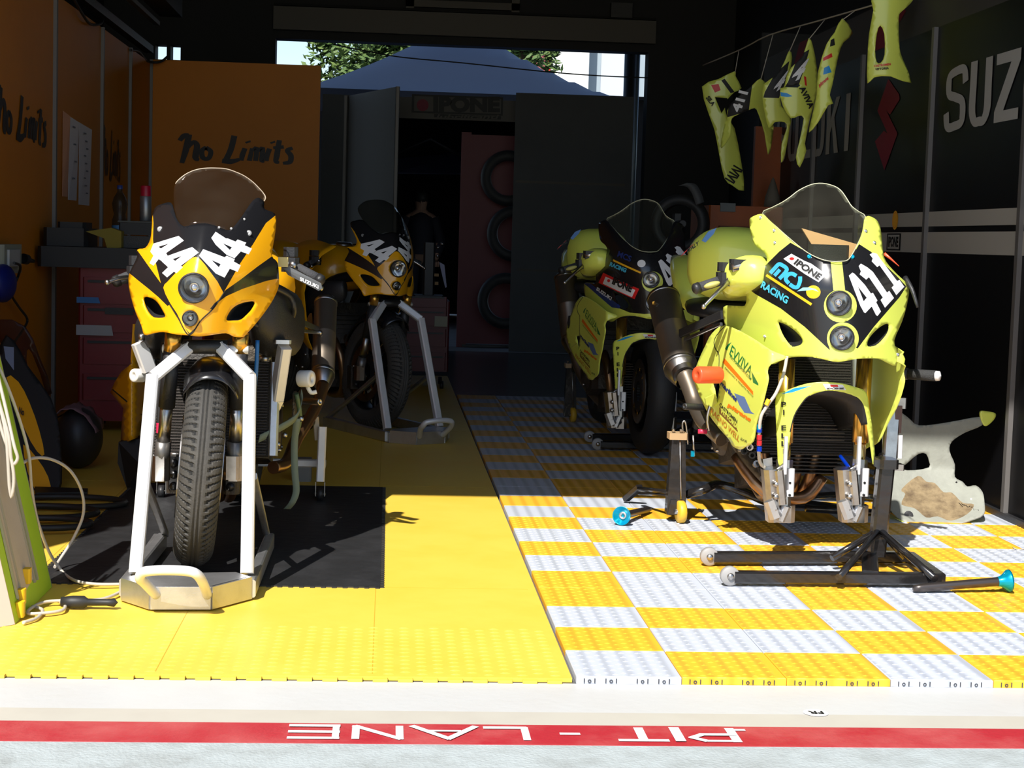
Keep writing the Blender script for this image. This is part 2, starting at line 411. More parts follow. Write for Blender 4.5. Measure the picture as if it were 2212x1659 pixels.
seg2(b, [(.60, 1), (.66, 0), (.735, 1)], tw); seg2(b, [(.635, .62), (.70, .62)], tw * .7)
seg2(b, [(.765, 1), (.765, 0), (.86, 1), (.86, 0)], tw)
seg2(b, [(1.0, 0), (.90, 0)], tw); seg2(b, [(1., .5), (.90, .5)], tw); seg2(b, [(1., 1), (.90, 1)], tw); seg2(b, [(.903, 0), (.903, 1)], tw * .9)
struct(b.build('trim_1'))
c = PZ(1762, 1541, GZ)
b = MB().lathe([(0, 0), (0, .028)], c + Vector((0, 0, .0015)), (0, 0, 1), WHT, 28, False)
text(b, 'FR', lambda u, v: c + Vector((.017 - u * .034, .011 - v * .022, .0025)), INK, bold=.03)
tag(b.build('floor_sticker'), 'small round white FR sticker on the pale concrete before the tiles', 'sticker')

# checker tile floor -------------------------------------------------------
b = MB(); S = .25
for v in range(28):
    for u in range(8):
        g = (u - (u >= 2) + v - (v >= 4) - (v >= 12)) % 2 == 0
        x0, x1, y0, y1 = u * S, min(u * S + S, 1.925), v * S, v * S + S
        m = TG if g else TY; e = .0014
        x0 += e * .6; x1 -= e * .6; y0 += e * .6; y1 -= e * .6; k = .0022
        b.add([(x0, y0, GZ), (x1, y0, GZ), (x1, y1, GZ), (x0, y1, GZ), (x0, y0, -k), (x1, y0, -k), (x1, y1, -k), (x0, y1, -k),
               (x0 + k, y0 + k, 0), (x1 - k, y0 + k, 0), (x1 - k, y1 - k, 0), (x0 + k, y1 - k, 0)],
              [(0, 1, 5, 4), (1, 2, 6, 5), (2, 3, 7, 6), (3, 0, 4, 7), (4, 5, 9, 8), (5, 6, 10, 9), (6, 7, 11, 10), (7, 4, 8, 11), (8, 9, 10, 11)], m)
        if v < 9:                                        # raised ribs
            for i in range(12):
                for j in range(6):
                    cx = x0 + (i + .5) * .0208; cy = y0 + (j + .5) * .0413 + (.008 if i % 2 else -.006)
                    if cx > x1 - .01: continue
                    b.add([(cx - .0085, cy, 0), (cx, cy - .004, 0), (cx + .0085, cy, 0), (cx, cy + .004, 0), (cx, cy, .0022)], [(0, 1, 4), (1, 2, 4), (2, 3, 4), (3, 0, 4)], m)
        if v == 0:
            for q in (.027, .078, .152, .203):
                for dx in (-.0125, .0125): b.box((x0 + q + dx + .004, -.0006, GZ + .0075), (.0022, .001, .011), SLOT)
                b.lathe([(0, .0022), (0, .0044)], (x0 + q + .004, -.0012, GZ + .0065), (0, 1, 0), SLOT, 10, False)
struct(b.build('floor_checker_tiles'))

# yellow mat -----------------------------------------------------------------
b = MB()
b.box((-1.104, 4.28, (GZ + MZ) / 2), (2.192, 8.54, MZ - GZ), YMAT)
for i in range(37):                                      # interlocking teeth along the front edge
    b.box((-.05 - i * .058, .002, GZ + .004), (.034, .016, .007), YMAT)
for i in range(54):
    for j in range(13):
        cx = -.045 - i * .0392; cy = .03 + j * .037 + (.018 if i % 2 else 0)
        b.add([(cx - .013, cy, MZ), (cx, cy - .0045, MZ), (cx + .013, cy, MZ), (cx, cy + .0045, MZ), (cx - .004, cy, MZ + .0024), (cx + .004, cy, MZ + .0024)],
              [(0, 1, 4), (1, 5, 4), (1, 2, 5), (2, 3, 5), (3, 4, 5), (3, 0, 4)], YMAT)
SEAM = mat('mat_seam', (.55, .33, .02), .7)
for x in (-.475, -.975, -1.475, -1.975): b.box((x, 4.28, MZ + .0002), (.002, 8.5, .0006), SEAM)
for y in (1.0, 3.0, 5.0): b.box((-1.11, y, MZ + .0002), (2.16, .002, .0006), SEAM)
struct(b.build('floor_yellow_mat'))
BM = mat('black_mat_rubber', (.014, .014, .015), .55, bump=.3, bscale=25, dirt=.5, dscale=8, dcol=(.035, .035, .038))
b = MB().box((-.955, 1.965, MZ + .002), (.985, 1.95, .004), BM)
for i in range(62):
    b.box((-.4605, 1.0 + i * .0316, MZ + .002), (.02, .013, .0038), BM)
    b.box((-1.4495, 1.0 + i * .0316, MZ + .002), (.02, .013, .0038), BM)
for i in range(32):
    b.box((-1.44 + i * .0313, .988, MZ + .002), (.013, .016, .0038), BM)
tag(b.build('rubber_mat'), 'black rubber mat with toothed edges under the front orange motorcycle', 'mat')

# left wall -------------------------------------------------------------------
LX = -2.2
b = MB().box((LX - .02, 4.28, 1.1), (.04, 8.56, 2.2), ORW)
def lw(y0, y1, z0, z1): return lambda u, v: Vector((LX + .003, y0 + (y1 - y0) * u, z0 + (z1 - z0) * v))
nolimits(b, lw(3.78, 4.86, 1.40, 1.62), INKB)
nolimits(b, lw(6.55, 7.2, 1.3, 1.62), INKB)
struct(b.build('wall_left'))
for i, y in enumerate((5.05, 6.47, 7.56)):
    struct(MB().box((LX + .008, y, 1.1), (.02, .035, 2.2), GREYM).build('trim_2'))
struct(MB().box((LX - .02, 4.3, 2.3), (.06, 8.6, .05), CARB).build('trim_3'))
struct(MB().box((LX + .12, 5.6, 2.62), (.16, 6.2, .14), CARB).box((LX + .02, 5.6, 2.5), (.04, 6.2, .03), GREYM).build('trim_4'))
def paper(y0, y1, z0, z1, lab, m, lines):
    b = MB().slab([(LX + .004, y0, z0), (LX + .004, y1, z0), (LX + .016, y1, z1 - .02), (LX + .004, y0, z1)], (.0012, 0, 0), m)
    for i in range(lines):
        z = z1 - .05 - i * (z1 - z0 - .08) / lines; yy = y0 + (.25 + .1 * (i % 3)) * (y1 - y0)
        b.add([(LX + .0175, yy, z), (LX + .0175, yy + .07, z), (LX + .0175, yy + .07, z - .008), (LX + .0175, yy, z - .008)], [(0, 1, 2, 3)], mat('faint_print', (.2, .2, .25), .7))
    tag(b.build('paper_sheet'), lab, 'paper')
PAP = mat('paper', (.72, .66, .70), .7); PAPO = mat('pink_paper', (.75, .36, .22), .7)
paper(5.28, 5.42, 1.17, 1.62, 'narrow pinkish sheet of paper, first of the sheets taped to the left orange wall', PAPO, 0)
paper(5.44, 5.68, 1.155, 1.605, 'white sheet of paper in the middle of the sheets taped to the left orange wall', PAP, 4)
paper(5.75, 6.08, 1.135, 1.59, 'lined white sheet of paper taped to the left wall, the one deepest in the garage', PAP, 9)
# garage shell
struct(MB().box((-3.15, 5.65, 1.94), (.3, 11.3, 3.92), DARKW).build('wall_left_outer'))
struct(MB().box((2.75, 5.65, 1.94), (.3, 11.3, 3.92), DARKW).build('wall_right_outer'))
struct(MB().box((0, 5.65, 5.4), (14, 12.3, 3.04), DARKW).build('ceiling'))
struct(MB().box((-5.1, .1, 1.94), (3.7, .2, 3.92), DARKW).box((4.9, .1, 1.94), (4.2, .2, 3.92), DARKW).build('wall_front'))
BW = 11.3
b = MB()
def pz(px, py, Y): q = P(px, py, Y); return q.x, q.z
xo0 = pz(595, 110, BW)[0]; xo1 = pz(1400, 150, BW)[0]; zo = pz(1000, 98, BW)[1]
zl = zo
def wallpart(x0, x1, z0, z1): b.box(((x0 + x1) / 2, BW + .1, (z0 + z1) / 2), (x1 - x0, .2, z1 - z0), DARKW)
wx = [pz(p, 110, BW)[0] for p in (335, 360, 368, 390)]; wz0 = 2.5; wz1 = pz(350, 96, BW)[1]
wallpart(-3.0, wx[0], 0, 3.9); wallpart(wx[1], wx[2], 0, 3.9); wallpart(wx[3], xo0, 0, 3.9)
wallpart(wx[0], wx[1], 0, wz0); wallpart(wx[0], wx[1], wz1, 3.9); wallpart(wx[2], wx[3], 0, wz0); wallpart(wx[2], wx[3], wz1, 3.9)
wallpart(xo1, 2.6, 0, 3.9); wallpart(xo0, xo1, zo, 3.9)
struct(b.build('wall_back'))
DFR = mat('shutter_grey_paint', (.11, .10, .085), .6)
b = MB(); x, z = pz(590, 95, BW - .06); x2, _ = pz(1415, 95, BW - .06)
b.box(((x + x2) / 2, BW - .05, zo + .17), (x2 - x, .08, .2), DFR)
b.box(((x + x2) / 2, BW - .03, zo + .29), (x2 - x, .06, .02), DRK)
a0 = pz(885, 40, BW)[0]; a1 = pz(1112, 40, BW)[0]
for xx in (a0, a1): b.box((xx, BW - .04, zo + .55), (.07, .06, .5), DFR)
b.box(((a0 + a1) / 2, BW - .04, zo + .345), (a1 - a0 + .07, .06, .06), DFR)
struct(b.build('trim_5'))
b = MB().box((pz(1340, 25, BW)[0], BW - .06, pz(1340, 25, BW)[1]), (.19, .08, .13), CARB)
tag(b.build('wall_box'), 'small black box mounted high on the back shutter', 'box')

# right wall -------------------------------------------------------------------
RX = 1.93
b = MB().box((RX + .02, 3.85, 1.0), (.04, 6.3, 2.0), BPAN)
def rw(y0, y1, z0, z1, e=.003): return lambda u, v: Vector((RX - e, y0 + (y1 - y0) * u, z0 + (z1 - z0) * v))
for z0, z1 in ((1.125, 1.19), (1.008, 1.10)): 
    f = rw(.8, 6.9, z0, z1, .002); b.add([f(0, 0), f(1, 0), f(1, 1), f(0, 1)], [(0, 1, 2, 3)], WSTR)
LET = mat('panel_lettering', (.42, .41, .385), .6); LETR = mat('panel_emblem_red', (.20, .004, .025), .6)
def bold_word(mb, s, y0, adv, z0, z1, m):
    G = {'S': None}
    for i, ch in enumerate(s):
        f = rw(y0 - i * adv, y0 - i * adv - adv * .86, z0, z1)
        if ch == 'S':
            pts = catmull([Vector(q) for q in [(.95, .72), (.85, .92), (.5, .93), (.16, .86), (.17, .6), (.5, .52), (.83, .42), (.84, .13), (.5, .07), (.16, .08), (.06, .3)]], 6)
            rib(mb, pts, .27, .14, f, m)
        elif ch == 'U':
            rib(mb, catmull([Vector(q) for q in [(.16, 1), (.16, .6), (.16, .25), (.3, .08), (.5, .07), (.7, .08), (.84, .25), (.84, .6), (.84, 1)]], 6), .30, .14, f, m)
        elif ch == 'Z': sh = [[(0, 1), (1, 1), (1, .84), (0, .84)], [(0, .16), (1, .16), (1, 0), (0, 0)], [(.62, .84), (1, .84), (.38, .16), (0, .16)]]
        elif ch == 'K': sh = [[(0, 0), (.3, 0), (.3, 1), (0, 1)], [(.3, .38), (.3, .62), (.68, 1), (1, 1)], [(.42, .52), (.6, .64), (1, 0), (.68, 0)]]
        elif ch == 'I': sh = [[(.3, 0), (.62, 0), (.62, 1), (.3, 1)]]
        if ch in 'ZKI':
            for q in sh: mb.add([f(*c) for c in q], [tuple(range(len(q)))], m)
def rib(mb, p, wx_, wy, f, m):
    vs = []
    for i, q in enumerate(p):
        t = (p[min(i + 1, len(p) - 1)] - p[max(i - 1, 0)]).normalized(); n = Vector((-t.y * wx_ / 2, t.x * wy / 2))
        vs += [f(q.x + n.x, q.y + n.y), f(q.x - n.x, q.y - n.y)]
    mb.add(vs, [(2 * i, 2 * i + 1, 2 * i + 3, 2 * i + 2) for i in range(len(p) - 1)], m)
bold_word(b, 'SUZUKI', 3.36, .30, 1.53, 1.80, LET)
bold_word(b, 'SUZUKI', 6.55, .30, 1.53, 1.83, LET)
f = rw(4.42, 4.02, 1.40, 1.84)
EMB = [(.52, 0), (1, .42), (.55, .62), (.62, .52), (.98, .62), (.95, .78), (.50, 1), (.12, .70), (.60, .42), (.30, .40), (.02, .38), (.05, .30)]
EMB = [(.50, .0), (.96, .38), (.45, .66), (.62, .60), (.98, .74), (.94, .80), (.48, 1), (.08, .68), (.56, .40), (.40, .44), (.04, .34)]
V, E_, F_, *_ = delaunay_2d_cdt([Vector(q) for q in EMB], [(i, (i + 1) % len(EMB)) for i in range(len(EMB))], [], 1, 1e-5)
b.add([f(v.x, v.y) for v in V], [tuple(q) for q in F_], LETR)
# stickers on the stripe
f = rw(4.12, 3.90, 1.015, 1.095, .004); b.add([f(0, 0), f(1, 0), f(1, 1), f(0, 1)], [(0, 1, 2, 3)], INK)
f = rw(4.10, 3.92, 1.022, 1.088, .005); b.add([f(0, 0), f(1, 0), f(1, 1), f(0, 1)], [(0, 1, 2, 3)], WSTR)
f = rw(4.09, 3.93, 1.03, 1.08, .006); text(b, 'IPONE', f, INK, bold=.05)
b.lathe([(0, 0), (0, .045)], (RX - .005, 4.0, 1.157), (1, 0, 0), YS, 24, False)
b.lathe([(0, .034), (0, .037)], (RX - .006, 4.0, 1.157), (1, 0, 0), ORS, 24, False)
# top band
f = rw(1.2, 6.9, 2.0, 2.22, 0)
b.box((RX + .02, 3.9, 2.11), (.04, 6.2, .22), mat('grey_top_band', (.05, .045, .045), .6))
for y in (4.3, 6.0):
    f = rw(y + .3, y - .3, 2.0, 2.22, .003); b.add([f(0, 0), f(.5, 0), f(1, .6), f(.8, 1), f(.4, 1)], [(0, 1, 2, 3, 4)], LETR)
struct(b.build('wall_right'))
for y in (1.27, 2.40, 3.53, 4.66, 5.60, 6.9):
    struct(MB().box((RX - .008, y, 1.0), (.022, .032, 2.0), GREYM).build('trim_6'))
struct(MB().box((RX - .006, 3.9, .012), (.03, 6.3, .024), CARB).build('baseboard_right'))
# dark right background wall beyond the panels
struct(MB().box((2.3, 7.1, 1.2), (.75, .05, 2.4), DARKW).build('wall_right_return'))

# front No-Limits board ------------------------------------------------------
BY = 8.5
a = P(325, 128, BY); c = P(693, 141, BY)
b = MB().box(((a.x + c.x) / 2 , BY + .03, a.z / 2), (c.x - a.x, .05, a.z), ORW)
def bf(u, v):
    q = P(388 + (632 - 388) * u, 352 - 62 * v + 4 * u, BY); return Vector((q.x, BY + .0035, q.z))
nolimits(b, bf, INKB)
b.box((a.x + .008, BY + .0, a.z / 2), (.02, .012, a.z), GREYM)
tag(b.build('partition_board'), 'tall orange board with black brush lettering standing across the back left', 'board')

# ================================================================ BEHIND THE GARAGE
GY = 11.75
def B(mb, x0, y0, x1, y1, Y, d, m):                     # upright box between two image corners at depth Y
    p = P(x0, y0, Y); q = P(x1, y1, Y); mb.box(((p.x + q.x) / 2, Y + d / 2, (p.z + q.z) / 2), (abs(q.x - p.x), d, abs(p.z - q.z)), m); return mb
gz = empty('gazebo', (P(1020, 700, GY + 1.5).x, GY + 1.5, GZ), 'blue fabric gazebo with grey walls standing behind the back opening', 'tent')
NAV = mat('blue_canopy_fabric', (.36, .40, .50), .8, bump=.1, bscale=8)
el = P(640, 196, GY); er = P(1352, 205, GY); zE = (el.z + er.z) / 2; xc = (el.x + er.x) / 2; hw = (er.x - el.x) / 2; pk = P(1000, 60, GY + 1.5).z + .05
vs = []; N = 14
for i in range(N + 1):                                   # concave pyramid roof
    for j in range(N + 1):
        u = i / N * 2 - 1; v = j / N * 2 - 1; r = max(abs(u), abs(v))
        vs.append((xc + u * hw, GY + 1.45 + v * 1.45, zE + (pk - zE) * (1 - r) ** 1.25))
b = MB().add(vs, [(i * (N + 1) + j, (i + 1) * (N + 1) + j, (i + 1) * (N + 1) + j + 1, i * (N + 1) + j + 1) for i in range(N) for j in range(N)], NAV, True)
b.build('canopy', gz)
b = MB(); B(b, 700, 203, 1350, 272, GY + .02, .01, BRN)
f = lambda u, v: P(905 + 180 * u, 256 - 46 * v, GY - .005)
for (x0, y0, x1, y1, m, dd) in ((890, 203, 1086, 250, INK, .0), (895, 207, 1082, 246, BRN, .003), (938, 246, 1082, 258, INK, .0)):
    p = P(x0, y0, GY); q = P(x1, y1, GY); b.add([(p.x, GY + .012 - dd, p.z), (q.x, GY + .012 - dd, p.z), (q.x, GY + .012 - dd, q.z), (p.x, GY + .012 - dd, q.z)], [(0, 1, 2, 3)], m)
def sg(x0, y0, x1, y1):
    def f(u, v): q = P(x0 + (x1 - x0) * u, y1 + (y0 - y1) * v, GY); return Vector((q.x, GY + .005, q.z))
    return f
text(b, 'IPONE', sg(936, 208, 1080, 243), INK, bold=.06)
text(b, 'lubrificanti', sg(942, 247, 1078, 257), BRN, shear=.2, bold=.02)
p = P(913, 227, GY); b.lathe([(0, 0), (0, .055)], (p.x, GY + .006, p.z), (0, 1, 0), LETR, 20, False)
b.build('valance', gz)
b = MB(); B(b, 1115, 200, 1350, 766, GY - .25, .01, GPAN)
for yy in (395, 585): B(b, 1115, yy, 1350, yy + 2, GY - .255, .003, BRN)
b.build('side_wall', gz)
b = MB(); B(b, 697, 203, 745, 760, GY - .1, .02, GPAN); b.build('side_wall', gz)
for x in (el.x + .03, er.x - .03): 
    for y in (GY + .03, GY + 2.87): MB().bar((x, y, GZ), (x, y, zE), .04, .04, GREYM).build('pole', gz)
b = MB(); q0 = P(752, 207, GY - .1); q1 = P(857, 187, 10.75); z0 = GZ + .02
b.slab([(q0.x, q0.y, z0), (q1.x, q1.y, z0), (q1.x, q1.y, q1.z), (q0.x, q0.y, q0.z)], (.02, .03, 0), BRN)
dr = empty('hinged_panel', (q0.x, q0.y, GZ), 'brown hinged screen with pale metal edge standing open in the back doorway', 'screen')
b.build('leaf', dr)
MB().bar((q1.x + .01, q1.y, z0), (q1.x + .01, q1.y, q1.z), .035, .04, GREYM).bar((q0.x - .02, q0.y, z0), (q0.x - .02, q0.y, q0.z), .03, .03, GREYM).build('frame', dr)
# red tyre rack panel
RY = 12.1
REDP = mat('red_panel', (.13, .003, .012), .5)
rp = empty('red_panel', (P(1060, 750, RY).x, RY, GZ), 'red upright panel with tyres hung on it, seen through the back doorway', 'panel')
b = MB(); B(b, 1000, 290, 1125, 745, RY, .04, REDP); b.build('sheet', rp)
b = MB(); B(b, 998, 285, 1006, 750, RY - .02, .06, REDP); B(b, 998, 744, 1125, 752, RY - .04, .08, CARB); b.build('frame', rp)
def tyre(mb, c, ax, R, wd, m, seg=36):
    h = wd / 2; mb.lathe([(-h * .75, R * .64), (-h * .95, R * .72), (-h, R * .84), (-h * .8, R * .94), (-h * .4, R * .99), (0, R), (h * .4, R * .99), (h * .8, R * .94), (h, R * .84), (h * .95, R * .72), (h * .75, R * .64), (0, R * .62), (-h * .75, R * .64)], c, ax, m, seg)
for i, (px, py, lab) in enumerate(((1098, 385, 'highest of three black tyres on the red panel'), (1112, 505, 'middle one of three black tyres on the red panel'), (1092, 650, 'lowest of three black tyres on the red panel'))):
    b = MB(); c = P(px, py, RY - .2 - .13 * i); tyre(b, c, (.1, 1, 0), .26, .11, RUBD); tag(b.build('tyre'), lab, 'tyre', 'tyres on the red panel')
# dark paddock things seen through the doorway
DT = mat('dark_tarpaulin', (.012, .012, .015), .8)
tn = empty('blackout', (.2, 16.8, GZ), 'dark marquee far behind the doorway, added to keep light off the dark figure', 'tent')  # added tent, blocks daylight so the doorway stays dark
MB().box((.2, 18.6, 1.3), (6.4, .04, 2.6), DT).build('back_wall', tn)
for x in (-3, 3.4): MB().box((x, 16.8, 1.3), (.04, 3.6, 2.6), DT).build('side_wall', tn)
MB().box((.2, 16.75, 2.62), (6.4, 3.75, .04), DT).build('roof', tn)
for y in (14.95,): MB().box((-1.9, y, 1.3), (2.2, .03, 2.6), DT).build('front_wall', tn); MB().box((2.2, y, 1.3), (2.4, .03, 2.6), DT).build('front_wall', tn)
b = MB(); p = P(858, 375, 16.5); q = P(1000, 370, 16.5)
NV2 = mat('pale_awning_fabric', (.09, .10, .19), .8)
b.slab([(p.x, 16.5, p.z), (q.x, 16.5, q.z - .04), (q.x, 17.2, q.z + .25), (p.x, 17.2, p.z + .2)], (0, 0, .01), NV2)
tag(b.build('awning'), 'pale blue awning strip behind the doorway above the dark figure', 'awning')
b = MB(); p = P(860, 330, 16.0); q = P(1000, 340, 16.0); b.tube([p, P(930, 300, 16), q], .02, CARB); 
tag(b.build('awning_bar'), 'thin dark awning bar high in the back doorway', 'bar')
# overhead cable across the back opening
b = MB().tube([P(720, 96, 11.28), P(800, 112, 11.28), P(870, 124, 11.28), P(1000, 136, 11.28), P(1180, 155, 11.28), P(1300, 164, 11.28), P(1400, 168, 11.28)], .0055, CABB, 6, 3)
tag(b.build('overhead_cable'), 'thin black cable sagging across the back opening before the canopy', 'cable')
b = MB(); p = P(1365, 120, BW + .25); b.tube([(p.x, BW + .3, GZ), (p.x, BW + .3, 3.2)], .06, CARB, 14); b.tube([(p.x + .06, BW + .3, .5), (p.x + .06, BW + .3, 3.2)], .025, mat('downpipe_blue_grey', (.12, .16, .2), .4, .4), 10)
tag(b.build('downpipe'), 'dark vertical downpipe at the right edge of the back opening', 'pipe')
# building and trees
b = MB(); BLD = mat('white_render', (.78, .78, .76), .8); BLD2 = mat('grey_render', (.30, .36, .40), .8)
Y = 36; p = P(1191, 60, Y); q = P(1275, 60, Y); r = P(1345, 60, Y)
b.box(((p.x + q.x) / 2, Y + 3, 4), (q.x - p.x, 6, 8), BLD); b.box(((q.x + r.x) / 2 + 1, Y + 3.6, 4), (r.x - q.x + 2, 6, 8), BLD2)
b.box((q.x + .8, Y + .55, 4), (.9, .12, 8), mat('pale_stripe', (.5, .55, .6), .8)); b.box((p.x - .03, Y + 3, 4), (.06, 6.1, 8), REDS)
b.box(((p.x + q.x) / 2, Y + 3, 8.1), (q.x - p.x + .3, 6.2, .2), BLD2)
tag(b.build('building'), 'white rendered building with a red corner edge behind the canopy', 'building')
LEAF = mat('tree_leaf', (.05, .10, .02), .6, dirt=.8, dscale=3, dcol=(.13, .18, .04)); BARK = mat('bark', (.09, .06, .04), .9)
def tree(px, py, Y, rad, n, lab):
    c = P(px, py, Y); t = empty('tree', (c.x, Y, GZ), lab, 'tree')
    b = MB().tube([(c.x, Y, GZ), (c.x + .1, Y, c.z * .5), (c.x, Y, c.z)], [.2, .08], BARK, 10, 3)
    for k in range(9):
        a = random.random() * 6.28; e = rad * random.uniform(.5, .9); b.tube([(c.x, Y, c.z - rad * .6), (c.x + math.cos(a) * e * .5, Y + math.sin(a) * e * .5, c.z - rad * .1), (c.x + math.cos(a) * e, Y + math.sin(a) * e, c.z + random.uniform(-.3, .6) * rad)], [.06, .02], BARK, 6, 2)
    b.build('trunk', t)
    b = MB(); cl = [(c + Vector((random.gauss(0, rad * .5), random.gauss(0, rad * .45), random.gauss(0, rad * .36))), random.uniform(.25, .5) * rad) for _ in range(26)]
    for i in range(n):
        k, r_ = random.choice(cl); d = Vector((random.gauss(0, 1), random.gauss(0, 1), random.gauss(0, 1))).normalized() * r_ * random.uniform(.4, 1)
        q = k + d; L = random.uniform(.06, .11); a = Vector((random.gauss(0, 1), random.gauss(0, 1), random.gauss(0, .6))).normalized(); s_ = a.orthogonal().normalized() * L * .4
        b.add([q - a * L, q + s_, q + a * L, q - s_], [(0, 1, 2, 3)], LEAF)
    b.build('foliage', t)
tree(845, 125, 27, 1.2, 8500, 'leafy green tree left of the canopy peak')
tree(1128, 105, 29, .5, 2600, 'smaller green tree between the canopy and the white building')
# person far behind, in dark clothes
SKIN = mat('skin', (.35, .2, .13), .5); CLO = mat('dark_jacket', (.012, .012, .02), .8); HAIR = mat('dark_hair', (.01, .008, .006), .6)
def person(x, y, h, lab):
    k = h / 1.75; e = empty('person', (x, y, GZ), lab, 'person')
    J = [((0, 0, .95), .15), ((0, .0, 1.1), .14), ((0, 0, 1.3), .16), ((0, 0, 1.44), .09), ((0, -.01, 1.52), .055), ((0, -.02, 1.6), .085), ((0, -.02, 1.7), .07),
         ((.18, 0, 1.4), .06), ((.25, -.02, 1.13), .045), ((.22, -.16, .92), .035), ((.21, -.22, .86), .03), ((-.18, 0, 1.4), .06), ((-.25, -.02, 1.13), .045), ((-.22, -.16, .92), .035), ((-.21, -.22, .86), .03),
         ((.1, 0, .85), .1), ((.11, -.01, .5), .065), ((.11, .02, .09), .045), ((.12, -.12, .045), .04), ((-.1, 0, .85), .1), ((-.11, -.01, .5), .065), ((-.11, .02, .09), .045), ((-.12, -.12, .045), .04)]
    Ed = [(0, 1), (1, 2), (2, 3), (3, 4), (4, 5), (5, 6), (3, 7), (7, 8), (8, 9), (9, 10), (3, 11), (11, 12), (12, 13), (13, 14), (0, 15), (15, 16), (16, 17), (17, 18), (0, 19), (19, 20), (20, 21), (21, 22)]
    me = bpy.data.meshes.new('body'); me.from_pydata([(x + a[0] * k, y + a[1] * k, GZ + a[2] * k) for a, _ in J], Ed, []); o = bpy.data.objects.new('body', me); COL.objects.link(o)
    md = o.modifiers.new('s', 'SKIN'); sd = o.modifiers.new('u', 'SUBSURF'); sd.levels = 2; sd.render_levels = 2
    for i, (_, r_) in enumerate(J): me.skin_vertices[0].data[i].radius = (r_ * k * 1.15, r_ * k)
    me.skin_vertices[0].data[0].use_root = True
    me.materials.append(SKIN); o.parent = e; o.matrix_parent_inverse = WM(e).inverted()
    b = MB()                                             # jacket and trousers
    b.lathe([(.93 * k, .17 * k), (1.1 * k, .165 * k), (1.3 * k, .185 * k), (1.42 * k, .16 * k), (1.49 * k, .07 * k)], (x, y, GZ), (0, 0, 1), CLO, 20)
    for s_ in (-1, 1):
        b.tube([(x + s_ * .16 * k, y, GZ + 1.41 * k), (x + s_ * .26 * k, y - .02 * k, GZ + 1.13 * k), (x + s_ * .225 * k, y - .15 * k, GZ + .93 * k)], [.085 * k, .05 * k], CLO, 12, 3)
    b.build('jacket', e); b = MB()
    for s_ in (-1, 1): b.tube([(x + s_ * .09 * k, y, GZ + .98 * k), (x + s_ * .11 * k, y - .01, GZ + .5 * k), (x + s_ * .11 * k, y + .02 * k, GZ + .1 * k)], [.125 * k, .07 * k], CLO, 12, 3)
    b.build('trousers', e)
    MB().ell((x, y + .005, GZ + 1.665 * k), (.098 * k, .11 * k, .115 * k), HAIR).build('hair', e)
    b = MB()
    for s_ in (-1, 1): b.ell((x + s_ * .032 * k, y - .105 * k, GZ + 1.64 * k), (.012 * k, .008 * k, .008 * k), HAIR)
    b.ell((x, y - .115 * k, GZ + 1.61 * k), (.013 * k, .02 * k, .02 * k), SKIN); b.build('face', e)
    for s_ in (-1, 1):
        b = MB(); hx, hy, hz = x + s_ * .21 * k, y - .24 * k, GZ + .84 * k
        for i in range(4): b.tube([(hx + (i - 1.5) * .019, hy, hz), (hx + (i - 1.5) * .02, hy - .03, hz - .03 - .004 * (i in (1, 2))), (hx + (i - 1.5) * .019, hy - .025, hz - .06)], .0085, SKIN, 8, 2)
        b.tube([(hx - s_ * .025, hy + .01, hz + .02), (hx - s_ * .05, hy - .02, hz), (hx - s_ * .045, hy - .035, hz - .02)], .009, SKIN, 8, 2); b.build('hand', e)
q = P(908, 500, 16.0)
person(q.x, 16.0, 1.56, 'person with dark hair in dark clothes standing behind the back doorway')

